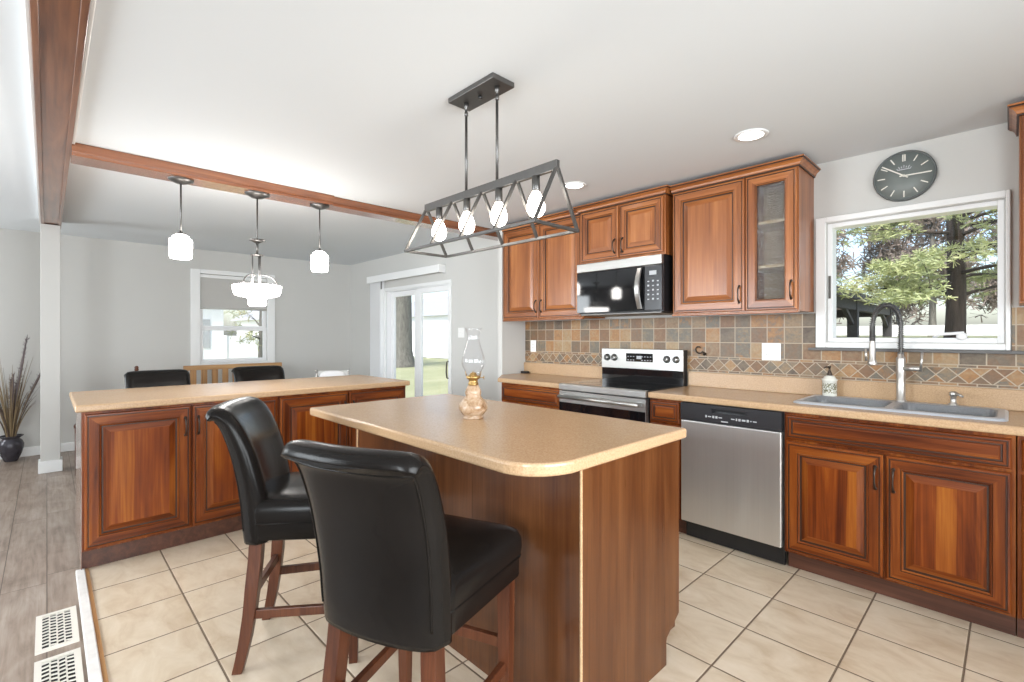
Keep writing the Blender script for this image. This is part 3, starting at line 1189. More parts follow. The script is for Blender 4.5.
k3 = thing('base_cabinet', 'cherry sink cabinet with false drawer front and two raised-panel doors', 'cabinet', (-0.43, 3.2, 0))
b = MB()
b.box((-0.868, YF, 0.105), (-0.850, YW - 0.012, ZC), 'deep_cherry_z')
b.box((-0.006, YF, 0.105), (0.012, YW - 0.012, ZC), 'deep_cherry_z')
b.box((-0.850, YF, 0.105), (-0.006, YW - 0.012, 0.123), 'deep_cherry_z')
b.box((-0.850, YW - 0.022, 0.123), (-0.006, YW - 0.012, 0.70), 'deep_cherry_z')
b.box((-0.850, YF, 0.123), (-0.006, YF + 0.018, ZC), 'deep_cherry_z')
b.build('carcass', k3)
b = MB()
b.box((-0.868, YF + 0.065, 0.0), (0.012, YW - 0.03, 0.105), 'kick')
b.build('toe_kick', k3)
door(k3, '-y', -0.858, 0.000, 0.728, 0.856, YF, None, 'drawer', name='drawer_front')
door(k3, '-y', -0.858, -0.432, 0.118, 0.712, YF, ('r', 0.597))
door(k3, '-y', -0.422, 0.000, 0.118, 0.712, YF, ('l', 0.597))

k4 = thing('base_cabinet', 'cherry base cabinet at the right picture edge, past the sink', 'cabinet', (0.42, 3.2, 0))
base_box(k4, 0.016, 0.83)
door(k4, '-y', 0.030, 0.415, 0.728, 0.856, YF, None, 'drawer')
door(k4, '-y', 0.425, 0.815, 0.728, 0.856, YF, None, 'drawer')
door(k4, '-y', 0.030, 0.415, 0.118, 0.712, YF, ('r', 0.597))
door(k4, '-y', 0.425, 0.815, 0.118, 0.712, YF, ('l', 0.597))

# ---- peninsula cabinets, doors facing the kitchen
XPF = -3.522
for (y0_, y1_, lab) in ((0.137, 1.148, 'left two-door cherry cabinet of the peninsula, beside the plank floor'),
                        (1.150, 2.160, 'right two-door cherry cabinet of the peninsula, toward the patio door')):
    p = thing('base_cabinet', lab, 'cabinet', (-3.86, (y0_ + y1_) / 2, 0))
    b = MB()
    b.box((-4.16, y0_, 0.105), (XPF, y1_, ZC), 'deep_cherry_z')
    b.build('carcass', p, bevel=0.0015)
    if y0_ < 1:
        b = MB()
        b.box((-4.16, y0_ - 0.004, 0.0), (XPF - 0.002, y0_ - 0.0003, ZC), 'gloss_panel')
        b.build('end_panel', p, label='glossy end panel')
    b = MB()
    b.box((-4.12, y0_ + 0.0, 0.0), (XPF - 0.030, y1_, 0.105), 'kick')
    b.build('toe_kick', p)
    ym = (y0_ + y1_) / 2
    door(p, '+x', y0_ + 0.010, ym - 0.004, 0.118, 0.858, XPF, ('r', 0.735), frame=0.060)
    door(p, '+x', ym + 0.004, y1_ - 0.010, 0.118, 0.858, XPF, ('l', 0.735), frame=0.060)


# ---- counters
def slab_hole(b, xs, ys, z0, z1, mat, hole=True):
    idx = {}
    for k, z in enumerate((z0, z1)):
        for i, x in enumerate(xs):
            for j, y in enumerate(ys):
                idx[i, j, k] = b.add((x, y, z))[0]
    nx, ny = len(xs) - 1, len(ys) - 1
    for i in range(nx):
        for j in range(ny):
            if hole and (i, j) == (1, 1):
                continue
            b.face((idx[i, j, 0], idx[i, j + 1, 0], idx[i + 1, j + 1, 0], idx[i + 1, j, 0]), mat)
            b.face((idx[i, j, 1], idx[i + 1, j, 1], idx[i + 1, j + 1, 1], idx[i, j + 1, 1]), mat)
    for i in range(nx):
        b.face((idx[i, 0, 0], idx[i + 1, 0, 0], idx[i + 1, 0, 1], idx[i, 0, 1]), mat)
        b.face((idx[i, ny, 0], idx[i, ny, 1], idx[i + 1, ny, 1], idx[i + 1, ny, 0]), mat)
    for j in range(ny):
        b.face((idx[0, j, 0], idx[0, j, 1], idx[0, j + 1, 1], idx[0, j + 1, 0]), mat)
        b.face((idx[nx, j, 0], idx[nx, j + 1, 0], idx[nx, j + 1, 1], idx[nx, j, 1]), mat)
    if hole:
        for (a, c) in (((1, 1), (2, 1)), ((2, 1), (2, 2)), ((2, 2), (1, 2)), ((1, 2), (1, 1))):
            b.face((idx[a[0], a[1], 0], idx[a[0], a[1], 1], idx[c[0], c[1], 1], idx[c[0], c[1], 0]), mat)


ZC1 = 0.912
YC = 2.893
ct = thing('countertop', 'tan laminate counter over the dishwasher holding the double sink', 'countertop', (-0.4, 3.2, ZC))
b = MB()
slab_hole(b, [-1.692, -0.835, -0.035, 0.83], [YC, 3.035, 3.425, YW - 0.0105], ZC + 0.0005, ZC1, 'laminate')
b.build('slab', ct, bevel=0.010, seg=3)
b = MB()
b.box((-1.692, YW - 0.030, ZC1), (0.83, YW - 0.0105, 1.018), 'laminate')
b.build('backsplash', ct, bevel=0.004)
ct2 = thing('countertop', 'short tan laminate counter left of the range', 'countertop', (-2.9, 3.2, ZC))
b = MB()
b.prism([(-3.429, YW - 0.0105), (-3.429, 3.165), (-3.185, YC), (-2.461, YC), (-2.461, YW - 0.0105)], ZC + 0.0005, ZC1, 'laminate')
b.build('slab', ct2, bevel=0.010, seg=3)
b = MB()
b.box((-3.429, YW - 0.030, ZC1), (-2.461, YW - 0.0105, 1.018), 'laminate')
b.build('backsplash', ct2, bevel=0.004)
b = MB()
b.prism([(-4.385, 0.108), (-3.487, 0.108), (-3.487, 2.185), (-4.385, 2.185)], ZC + 0.0005, ZC1, 'laminate')
tag(b.build('countertop', bevel=0.010, seg=3), 'long tan laminate top of the peninsula under the three hanging lights', 'countertop')

# ---- island
isl = thing('kitchen_island', 'kitchen island with brown panel sides and a tan clipped-corner top', 'island', (-1.7, 1.5, 0))
b = MB()
curve = []
for k in range(11):
    q = k / 10
    curve.append(((1 - q) ** 2 * -1.060 + 2 * q * (1 - q) * -0.942 + q * q * -0.915, (1 - q) ** 2 * 0.985 + 2 * q * (1 - q) * 1.002 + q * q * 1.140))
b.prism([(-2.545, 0.985)] + curve + [(-0.915, 1.872), (-2.545, 1.872)], 0.873, 0.914, 'laminate')
b.build('countertop', isl, bevel=0.010, seg=3, label='tan laminate top with clipped corners')
b = MB()
b.box((-2.47, 1.212, 0.105), (-0.953, 1.842, 0.8725), 'veneer')
b.build('cabinet_body', isl)
b = MB()
# end panel with a notch at the toe kick
poly = [(1.210, 0.0), (1.745, 0.0), (1.745, 0.090), (1.748, 0.105), (1.800, 0.135), (1.847, 0.165), (1.847, 0.8725), (1.210, 0.8725)]
a_ = b.add(*[(-0.953, y, z) for y, z in poly])
c_ = b.add(*[(-0.938, y, z) for y, z in poly])
b.face(a_[::-1], 'veneer')
b.face(c_, 'veneer')
for i in range(len(poly)):
    j = (i + 1) % len(poly)
    b.face((a_[i], a_[j], c_[j], c_[i]), 'veneer')
b.build('end_panel', isl, bevel=0.001)
b = MB()
b.box((-2.47, 1.204, 0.0), (-0.938, 1.210, 0.8725), 'veneer')
b.build('back_panel', isl)
b = MB()
b.box((-0.9400, 1.2015, 0.0), (-0.9355, 1.2105, 0.8725), 'laminate')
b.build('corner_bead', isl, label='thin pale corner strip')
b = MB()
b.box((-2.452, 1.2015, 0.0), (-2.440, 1.2045, 0.8725), 'laminate')
b.build('corner_bead', isl, label='second thin pale strip')
b = MB()
b.box((-2.44, 1.212, 0.0), (-0.955, 1.742, 0.105), 'kick')
b.build('toe_kick', isl)
for (xa, xb) in ((-2.455, -1.715), (-1.705, -0.965)):
    b = MB()
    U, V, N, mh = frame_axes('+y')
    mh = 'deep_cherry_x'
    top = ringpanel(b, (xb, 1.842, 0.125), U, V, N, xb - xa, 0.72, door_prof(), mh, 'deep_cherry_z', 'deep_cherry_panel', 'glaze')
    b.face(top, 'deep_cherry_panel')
    b.build('door', isl)

# ================================================================== APPLIANCES
# ---- range
rg = thing('range', 'stainless electric range with black glass top and backguard', 'stove', (-2.075, 3.2, 0))
X0, X1 = -2.456, -1.697
b = MB()
b.box((X0, 2.925, 0.02), (X1, 3.49, 0.905), 'black')
b.build('body', rg, bevel=0.003)
b = MB()
b.box((X0, 2.90, 0.904), (X1, 3.43, 0.916), 'black_gloss')
ck = b.build('cooktop', rg, bevel=0.002, label='black glass cooktop')
for (cx, cy, r) in ((-2.27, 3.05, 0.10), (-1.89, 3.05, 0.115), (-2.27, 3.29, 0.08), (-1.89, 3.29, 0.08)):
    b = MB()
    n = 36
    R = [[(cx + rr * math.cos(2 * PI * k / n), cy + rr * math.sin(2 * PI * k / n), z) for k in range(n)] for rr, z in ((r, 0.9162), (r, 0.9166), (r - 0.003, 0.9166), (r - 0.003, 0.9162))]
    b.rings(R, 'dark_panel', False, False)
    b.build('burner_ring', ck)
b = MB()
b.box((X0, 2.875, 0.868), (X1, 2.925, 0.917), 'steel_x')
b.build('front_trim', rg, bevel=0.006)
b = MB()
b.box((X0 + 0.003, 2.880, 0.20), (X1 - 0.003, 2.924, 0.862), 'steel_x')
b.box((X0 + 0.004, 2.877, 0.24), (X1 - 0.004, 2.881, 0.775), 'black_gloss')
od = b.build('oven_door', rg, bevel=0.003)
b = MB()
b.tube([(X0 + 0.03, 2.838, 0.822), (X1 - 0.03, 2.838, 0.822)], 0.015, 'steel_x', 14)
for x in (X0 + 0.045, X1 - 0.045):
    b.box((x - 0.012, 2.838, 0.808), (x + 0.012, 2.881, 0.836), 'steel_z')
b.build('handle', od, label='stainless bar handle')
b = MB()
b.box((X0 + 0.003, 2.882, 0.045), (X1 - 0.003, 2.924, 0.190), 'steel_x')
b.build('storage_drawer', rg, bevel=0.004)
b = MB()
b.box((X0 + 0.014, 3.435, 0.90), (X1 - 0.008, 3.492, 1.178), 'black')
bg_ = b.build('backguard', rg, bevel=0.004)
b = MB()
b.box((X0 + 0.016, 3.428, 0.917), (X1 - 0.010, 3.435, 1.018), 'black_gloss')
b.build('lower_panel', bg_, label='glossy black lower panel')
b = MB()
b.box((X0 + 0.014, 3.424, 1.018), (X1 - 0.008, 3.436, 1.180), 'steel_x')
b.build('control_panel', bg_, bevel=0.003, label='stainless control panel')
b = MB()
b.box((-2.197, 3.421, 1.078), (-1.957, 3.425, 1.145), 'black_gloss')
for i in range(9):
    for j in range(2):
        if 3 <= i <= 4:
            continue
        b.box((-2.185 + i * 0.0255, 3.4203, 1.088 + j * 0.028), (-2.172 + i * 0.0255, 3.4212, 1.094 + j * 0.028), 'grey_mark')
b.box((-2.10, 3.4203, 1.10), (-2.055, 3.4212, 1.125), 'grey_mark')
b.build('display', bg_, label='black clock display with small buttons')
for x in (-2.383, -2.313, -1.838, -1.762):
    b = MB()
    b.lathe([(0, 0), (0.026, 0), (0.026, 0.006), (0.022, 0.010), (0.020, 0.026), (0.017, 0.030), (0, 0.030)], (x, 3.424, 1.106), 'steel_x', 20, axis='y')
    b.box((x - 0.004, 3.389, 1.086), (x + 0.004, 3.397, 1.126), 'black')
    b.lathe([(0, 0), (0.029, 0), (0.029, 0.003), (0, 0.003)], (x, 3.4245, 1.106), 'black', 20, axis='y')
    b.build('knob', bg_)

# ---- microwave
mw = thing('microwave', 'black and stainless microwave mounted over the range', 'microwave', (-2.08, 3.3, 1.45))
X0, X1, YM = -2.455, -1.703, 3.13
b = MB()
b.box((X0, YM, 1.462), (X1, YW - 0.012, 1.866), 'black')
b.build('body', mw, bevel=0.003)
b = MB()
b.box((X0, YM - 0.030, 1.794), (X1, YM, 1.862), 'steel_x')
b.build('vent_trim', mw, bevel=0.004, label='stainless top strip')
b = MB()
b.box((X0, YM - 0.028, 1.470), (-1.846, YM, 1.791), 'black_gloss')
md_ = b.build('door', mw, bevel=0.003, label='black glass door')
b = MB()
pts = [(-1.875, YM - 0.030 - 0.040 * math.sin(PI * k / 14), 1.483 + 0.295 * k / 14) for k in range(15)]
R = []
for (x, y, z) in pts:
    R.append([(x - 0.019, y, z), (x - 0.015, y - 0.012, z), (x + 0.015, y - 0.012, z), (x + 0.019, y, z)])
b.rings(R, 'steel_z', smooth=False)
b.build('handle', md_, label='curved stainless handle')
b = MB()
b.box((-1.840, YM - 0.028, 1.470), (X1, YM, 1.791), 'dark_panel')
cp = b.build('control_panel', mw, bevel=0.003, label='charcoal keypad panel')
b = MB()
b.box((-1.800, YM - 0.0295, 1.722), (-1.745, YM - 0.0275, 1.752), 'grey_mark')
b.build('display', cp, label='small grey display')
for i in range(3):
    for j in range(5):
        x, z = -1.815 + i * 0.037, 1.545 + j * 0.032
        b = MB()
        b.box((x, YM - 0.0293, z), (x + 0.014, YM - 0.0275, z + 0.007 + 0.005 * ((i + j) % 2)), 'grey_mark')
        b.build('keypad_button', cp, label='pale grey button')
b = MB()
b.box((X0 + 0.03, YM - 0.015, 1.448), (X1 - 0.01, YW - 0.05, 1.462), 'gunmetal')
b.build('underside', mw, bevel=0.003)

# ---- dishwasher
dw = thing('dishwasher', 'stainless dishwasher with black control strip under the counter', 'dishwasher', (-1.17, 3.2, 0))
X0, X1 = -1.464, -0.872
b = MB()
b.box((X0, 2.94, 0.10), (X1, 3.48, 0.868), 'black')
b.build('body', dw)
b = MB()
b.box((X0 + 0.004, 2.900, 0.120), (X1 - 0.006, 2.939, 0.757), 'steel_door')
b.build('door', dw, bevel=0.006, seg=3)
b = MB()
XA, XB = X0 + 0.003, X1 - 0.005
b.box((XA, 2.898, 0.760), (-1.265, 2.939, 0.866), 'dark_panel')
b.box((-1.065, 2.898, 0.760), (XB, 2.939, 0.866), 'dark_panel')
b.box((-1.265, 2.898, 0.760), (-1.065, 2.939, 0.822), 'dark_panel')
b.box((-1.265, 2.898, 0.846), (-1.065, 2.939, 0.866), 'dark_panel')
b.box((-1.265, 2.930, 0.822), (-1.065, 2.939, 0.846), 'black')
cp = b.build('control_panel', dw, label='black control strip with pocket grip')
b = MB()
x = -1.30
random.seed(3)
while x < -1.02:
    ww = random.choice((0.008, 0.012, 0.02))
    hh = random.choice((0.006, 0.010, 0.014))
    if not (-1.205 < x < -1.16):
        b = MB()
        b.box((x, 2.8972, 0.797 - hh / 2), (x + ww, 2.8985, 0.797 + hh / 2), 'grey_mark')
        b.build('button_mark', cp, label='pale button mark')
    x += ww + 0.007
b = MB()
b.box((-1.205, 2.8972, 0.772), (-1.165, 2.8985, 0.779), 'grey_mark')
b.build('button_mark', cp, label='pale button mark below the row')
b = MB()
b.box((X0 + 0.01, 2.965, 0.008), (X1 - 0.006, 2.985, 0.118), 'black')
b.build('toe_panel', dw)

# ================================================================== SINK AREA
sk = thing('sink', 'grey composite double-bowl drop-in sink under the window', 'sink', (-0.435, 3.23, ZC1))


def rrect(x0, x1, y0, y1, r, z, n=6):
    P = []
    for (cx, cy, a0) in ((x1 - r, y1 - r, 0), (x0 + r, y1 - r, 90), (x0 + r, y0 + r, 180), (x1 - r, y0 + r, 270)):
        for k in range(n + 1):
            a = math.radians(a0 + 90 * k / n)
            P.append((cx + r * math.cos(a), cy + r * math.sin(a), z))
    return P


# rim: raised flange made of a ring around each bowl, bowls sunk through the counter hole
ax0, ax1, ay0, ay1 = -0.860, -0.010, 3.000, 3.462
zr = ZC1 + 0.0005
b = MB()
b.rings([rrect(ax0, ax1, ay0, ay1, 0.05, zr), rrect(ax0 + 0.002, ax1 - 0.002, ay0 + 0.002, ay1 - 0.002, 0.05, zr + 0.006),
         rrect(ax0 + 0.012, ax1 - 0.012, ay0 + 0.012, ay1 - 0.012, 0.045, zr + 0.011)], 'sink_rim', False, False)
# deck filled between outer loop and two bowls, as a bridged grid of strips
bowls = ((-0.825, -0.452, 3.045, 3.385), (-0.420, -0.045, 3.045, 3.385))
zt = zr + 0.011
dx0, dx1, dy0, dy1 = ax0 + 0.012, ax1 - 0.012, ay0 + 0.012, ay1 - 0.012
me_pts = [rrect(dx0, dx1, dy0, dy1, 0.045, zt)] + [rrect(*bw, 0.05, zt) for bw in bowls]
bm = bmesh.new()
eds = []
for loop in me_pts:
    vs = [bm.verts.new(p) for p in loop]
    for i in range(len(vs)):
        eds.append(bm.edges.new((vs[i], vs[(i + 1) % len(vs)])))
bmesh.ops.triangle_fill(bm, use_beauty=True, use_dissolve=False, edges=eds, normal=(0, 0, 1))
bm.verts.index_update()
base_i = len(b.v)
for v_ in bm.verts:
    b.v.append(v_.co.copy())
for f_ in bm.faces:
    b.face([base_i + v_.index for v_ in f_.verts], 'sink_rim')
bm.free()
b.build('rim', sk, label='pale grey rim')
for bw in bowls:
    b = MB()
    x0, x1, y0, y1 = bw
    L = []
    for (ins, dz, r) in ((0, 0, 0.05), (0.006, -0.006, 0.05), (0.010, -0.03, 0.05), (0.016, -0.15, 0.05), (0.03, -0.178, 0.05), (0.05, -0.185, 0.05), (0.13, -0.188, 0.03)):
        L.append(rrect(x0 + ins, x1 - ins, y0 + ins, y1 - ins, max(0.01, r), zt + dz))
    b.rings(L, 'sink', False, True)
    b.lathe([(0.0, 0.0), (0.04, 0.0), (0.042, 0.004), (0.034, 0.004), (0, 0.002)], ((x0 + x1) / 2, (y0 + y1) / 2, zt - 0.1875), 'nickel', 20)
    b.build('bowl', sk)

FX, FY, FZ = -0.428, 3.415, zt
fc = thing('faucet', 'tall nickel spring-neck pull-down faucet behind the sink', 'faucet', (FX, FY, FZ))
b = MB()
b.lathe([(0, 0), (0.028, 0), (0.028, 0.006), (0.021, 0.012), (0.020, 0.14), (0.022, 0.15), (0.022, 0.235), (0.019, 0.245), (0.014, 0.25), (0.014, 0.27), (0, 0.27)], (FX, FY, FZ), 'nickel', 24)
b.build('body', fc)
ex, ey = -0.112, -0.10     # swing of the arm over the left bowl
npt = 60
path = []
for k in range(npt + 1):
    t = k / npt
    if t < 0.25:
        path.append((FX, FY, FZ + 0.26 + 0.16 * t / 0.25))
    elif t < 0.78:
        a = PI * (t - 0.25) / 0.53
        s = (1 - math.cos(a)) / 2
        path.append((FX + ex * s, FY + ey * s, FZ + 0.42 + 0.115 * math.sin(a)))
    else:
        s = (t - 0.78) / 0.22
        path.append((FX + ex, FY + ey, FZ + 0.42 - 0.085 * s))
b = MB()
b.tube(path, 0.0085, 'gunmetal', 10)
b.build('hose', fc, label='dark inner hose')
# spring coil wound round the hose
b = MB()
N = 900
turns = 62
pv = [Vector(p) for p in path]
coil = []
for k in range(N + 1):
    t = k / N * npt
    i = min(int(t), npt - 1)
    p = pv[i].lerp(pv[i + 1], t - i)
    d = (pv[i + 1] - pv[i]).normalized()
    side = Vector((ey, -ex, 0)).normalized()
    nn = side.cross(d).normalized()
    a = 2 * PI * turns * k / N
    coil.append(p + (side * math.cos(a) + nn * math.sin(a)) * 0.0125)
b.tube(coil, 0.0026, 'gunmetal', 5)
b.build('spring', fc, label='dark steel spring coil')
b = MB()
hx, hy = FX + ex, FY + ey
b.lathe([(0, 0.355), (0.012, 0.355), (0.013, 0.33), (0.015, 0.32), (0.015, 0.235), (0.020, 0.225), (0.023, 0.205), (0.021, 0.200), (0, 0.200)], (hx, hy, FZ), 'nickel', 20)
b.build('spray_head', fc)
b = MB()
b.tube([(hx - 0.026, hy - 0.012, FZ + 0.225), (hx - 0.028, hy - 0.013, FZ + 0.29)], [0.007, 0.005], 'nickel')
b.build('spray_lever', fc)
b = MB()
b.tube([(FX + 0.015, FY - 0.01, FZ + 0.185), (FX + 0.085, FY - 0.03, FZ + 0.185)], 0.0125, 'nickel', 12)
b.tube([(FX + 0.088, FY - 0.031, FZ + 0.172), (FX + 0.094, FY - 0.033, FZ + 0.275)], [0.007, 0.0055], 'nickel', 10)
b.build('handle', fc)

dp = thing('soap_dispenser', 'short nickel built-in soap pump on the sink rim', 'soap dispenser', (-0.213, 3.425, zt))
b = MB()
b.lathe([(0, 0), (0.022, 0), (0.022, 0.005), (0.013, 0.012), (0.012, 0.045), (0.017, 0.05), (0.017, 0.066), (0.012, 0.072), (0, 0.073)], (-0.213, 3.425, zt), 'nickel', 18)
b.build('body', dp)
b = MB()
b.tube([(-0.213, 3.425, zt + 0.060), (-0.190, 3.395, zt + 0.060), (-0.176, 3.378, zt + 0.052)], [0.007, 0.0065, 0.006], 'nickel')
b.build('spout', dp)

sb = thing('soap_bottle', 'white patterned ceramic soap bottle with dark pump left of the sink', 'soap bottle', (-0.768, 3.421, zt))
SX, SY = -0.768, 3.421
b = MB()
b.lathe([(0, 0), (0.036, 0), (0.038, 0.004), (0.038, 0.090), (0.041, 0.092), (0.041, 0.100), (0.036, 0.103), (0.026, 0.118), (0.016, 0.123), (0, 0.124)], (SX, SY, zt), 'soap', 26)
b.build('jar', sb)
b = MB()
b.lathe([(0, 0.123), (0.013, 0.123), (0.014, 0.130), (0.008, 0.148), (0.005, 0.155), (0.005, 0.17), (0.008, 0.172), (0.008, 0.180), (0, 0.181)], (SX, SY, zt), 'bronze', 14)
b.tube([(SX, SY, zt + 0.175), (SX - 0.016, SY - 0.02, zt + 0.174), (SX - 0.022, SY - 0.028, zt + 0.168)], 0.004, 'bronze')
b.build('pump', sb, label='dark bronze pump')

# ================================================================== WALL PIECES
ck = thing('wall_clock', 'round grey-green wall clock above the kitchen window', 'clock', (-0.423, YW, 2.192))
CX, CZ, CR = -0.423, 2.192, 0.141
b = MB()
b.lathe([(0, 0.001), (CR, 0.001), (CR, 0.020), (CR - 0.004, 0.024), (CR - 0.009, 0.024), (CR - 0.010, 0.018), (0, 0.018)], (CX, YW, CZ), 'clock_rim', 64, axis='y')
b.build('case', ck)
b = MB()
b.lathe([(0, 0.0185), (CR - 0.010, 0.0185), (CR - 0.010, 0.0195), (0, 0.0195)], (CX, YW, CZ), 'clock', 64, axis='y')
b.build('dial', ck)
yy = YW - 0.0195


def radial(b, ang, r0, r1, w_, y0, y1, mat):
    d = Vector((math.sin(ang), 0, math.cos(ang)))
    s = Vector((math.cos(ang), 0, -math.sin(ang)))
    C0 = Vector((CX, 0, CZ))
    q = [C0 + d * r0 - s * w_ / 2, C0 + d * r0 + s * w_ / 2, C0 + d * r1 + s * w_ / 2, C0 + d * r1 - s * w_ / 2]
    R = [[(p.x, y, p.z) for p in q] for y in (y0, y1)]
    b.rings(R, mat, smooth=False)


for h in range(12):
    b = MB()
    if h == 0:
        for s in (-0.0045, 0.0045):
            b.box((CX + s - 0.003, yy - 0.0012, CZ + 0.082), (CX + s + 0.003, yy, CZ + 0.120), 'ivory')
    else:
        radial(b, h * PI / 6, 0.085, 0.120, 0.0055, yy - 0.0012, yy, 'ivory')
    b.build('hour_mark', ck)
b = MB()
for k in range(7):
    radial(b, math.radians(-36 + 12 * k), 0.045, 0.060 if k % 2 else 0.055, 0.004, yy - 0.0012, yy, 'grey_mark')
b.box((CX - 0.030, yy - 0.0012, CZ + 0.034), (CX + 0.030, yy, CZ + 0.039), 'grey_mark')
b.build('dial_emblem', ck, label='pale fan-shaped emblem below twelve')
b = MB()
radial(b, math.radians(91), -0.02, 0.116, 0.0065, yy - 0.004, yy - 0.0025, 'ivory')
b.build('hour_hand', ck)
b = MB()
radial(b, math.radians(-54), -0.022, 0.122, 0.0065, yy - 0.006, yy - 0.0045, 'ivory')
b.build('minute_hand', ck)
b = MB()
b.lathe([(0, 0), (0.007, 0), (0.007, 0.008), (0, 0.008)], (CX, yy, CZ), 'ivory', 14, axis='y')
b.build('hub', ck)


def plate(name, lab, cat, x, z, gangs, kinds, yb=YW - 0.009):
    w_ = 0.072 + 0.046 * (gangs - 1)
    t = thing(name, lab, cat, (x, yb, z))
    b = MB()
    b.box((x - w_ / 2, yb - 0.006, z - 0.058), (x + w_ / 2, yb, z + 0.058), 'switch')
    b.build('cover_plate', t, bevel=0.003)
    for g in range(gangs):
        gx = x + (g - (gangs - 1) / 2) * 0.046
        b = MB()
        if kinds[g] == 's':
            b.box((gx - 0.016, yb - 0.0085, z - 0.033), (gx + 0.016, yb - 0.006, z + 0.033), 'switch')
            b.build('rocker', t, bevel=0.0015)
        elif kinds[g] == 't':
            b.box((gx - 0.005, yb - 0.014, z - 0.004), (gx + 0.005, yb - 0.006, z + 0.014), 'switch')
            b.build('toggle', t, bevel=0.001)
        else:
            b.box((gx - 0.016, yb - 0.008, z - 0.033), (gx + 0.016, yb - 0.006, z + 0.033), 'switch')
            r = b.build('receptacle', t, bevel=0.0015)
            b = MB()
            for dz in (-0.018, 0.018):
                for dx in (-0.006, 0.006):
                    b.box((gx + dx - 0.0012, yb - 0.0086, z + dz - 0.005), (gx + dx + 0.0012, yb - 0.0078, z + dz + 0.005), 'slot')
            b.build('slots', r, label='dark socket slots')
    return t


plate('outlet', 'white double-gang outlet and switch plate on the slate tile', 'outlet', -1.119, 1.180, 2, 'os')
plate('outlet', 'small white outlet on slate tile at the counter\'s left end', 'outlet', -3.315, 1.184, 1, 'o')
plate('light_switch', 'white switch plate on the wall beside the patio door', 'light switch', -4.49, 1.322, 2, 'tt', YW)

b = MB()
pts = []
for k in range(26):
    a = 0.5 + 5.2 * k / 25
    r = 0.014 + 0.020 * k / 25
    pts.append((-1.615 + r * math.cos(a) * 1.0, YW - 0.018, 1.188 + r * math.sin(a)))
b.tube(pts, 0.0045, 'bronze', 7)
b.tube([pts[-1], (-1.575, YW - 0.022, 1.160), (-1.565, YW - 0.030, 1.150)], 0.0055, 'bronze', 7)
b.lathe([(0, 0), (0.012, 0), (0.010, 0.012), (0, 0.014)], (-1.573, YW - 0.0095, 1.152), 'bronze', 12, axis='y')
tag(b.build('wall_hook'), 'small dark scroll hook on slate tile right of the range', 'hook')

bxo = thing('remote', 'small black box lying at the left end of the short counter', 'remote', (-3.36, 3.43, ZC1))
b = MB()
b.box((-3.41, 3.41, ZC1), (-3.33, 3.455, ZC1 + 0.022), 'black')
b.build('case', bxo, bevel=0.004)
b = MB()
b.box((-3.395, 3.42, ZC1 + 0.022), (-3.345, 3.445, ZC1 + 0.024), 'dark_panel')
b.build('button', bxo)

# ================================================================== OIL LAMP
LX, LY, LZ = -1.700, 1.395, 0.914
ol = thing('oil_lamp', 'antique oil lamp with stone base and clear glass chimney on the island', 'oil lamp', (LX, LY, LZ))
b = MB()
b.lathe([(0, 0), (0.044, 0), (0.047, 0.003), (0.047, 0.010), (0.042, 0.013), (0.050, 0.020), (0.062, 0.036), (0.066, 0.050), (0.063, 0.066), (0.052, 0.082), (0.040, 0.094), (0.034, 0.103),
         (0.036, 0.110), (0.037, 0.118), (0.034, 0.130), (0.028, 0.142), (0.025, 0.150), (0, 0.150)], (LX, LY, LZ), 'stone', 36)
b.build('font', ol, label='mottled tan stone oil font')
b = MB()
b.lathe([(0, 0.150), (0.023, 0.150), (0.024, 0.160), (0.021, 0.162), (0.021, 0.176), (0.030, 0.180), (0.033, 0.186), (0.031, 0.192), (0.018, 0.194), (0.014, 0.204), (0.010, 0.208), (0, 0.208)], (LX, LY, LZ), 'brass', 24)
for k in range(4):
    a = PI / 4 + k * PI / 2
    c_, s_ = math.cos(a), math.sin(a)
    b.tube([(LX + 0.031 * c_, LY + 0.031 * s_, LZ + 0.188), (LX + 0.035 * c_, LY + 0.035 * s_, LZ + 0.205), (LX + 0.036 * c_, LY + 0.036 * s_, LZ + 0.215)], 0.0016, 'brass', 5)
b.build('burner', ol, label='brass burner')
b = MB()
kx, ky = 0.65, 0.72
b.tube([(LX + 0.02 * kx, LY + 0.02 * ky, LZ + 0.184), (LX + 0.050 * kx, LY + 0.050 * ky, LZ + 0.184)], 0.002, 'brass', 6)
b.tube([(LX + 0.048 * kx, LY + 0.048 * ky, LZ + 0.184), (LX + 0.052 * kx, LY + 0.052 * ky, LZ + 0.184)], 0.009, 'brass', 12)
b.build('wick_knob', ol, label='brass wick knob')
b = MB()
prof = [(0.029, 0.196), (0.034, 0.212), (0.046, 0.232), (0.052, 0.252), (0.051, 0.270), (0.044, 0.295), (0.034, 0.325), (0.027, 0.350), (0.025, 0.368), (0.027, 0.385), (0.034, 0.402), (0.038, 0.408)]
nn = 40
R = []
for i, (r, h) in enumerate(prof):
    wv = max(0.0, (i - 8) / 3.0)
    R.append([(LX + (r + 0.0018 * wv * math.cos(10 * 2 * PI * k / nn)) * math.cos(2 * PI * k / nn), LY + (r + 0.0018 * wv * math.cos(10 * 2 * PI * k / nn)) * math.sin(2 * PI * k / nn), LZ + h + 0.003 * wv * math.cos(10 * 2 * PI * k / nn)) for k in range(nn)])
b.rings(R, 'lamp_glass', False, False)
o = b.build('chimney', ol, label='clear glass chimney with crimped rim')
sm = o.modifiers.new('thick', 'SOLIDIFY')
sm.thickness = 0.002

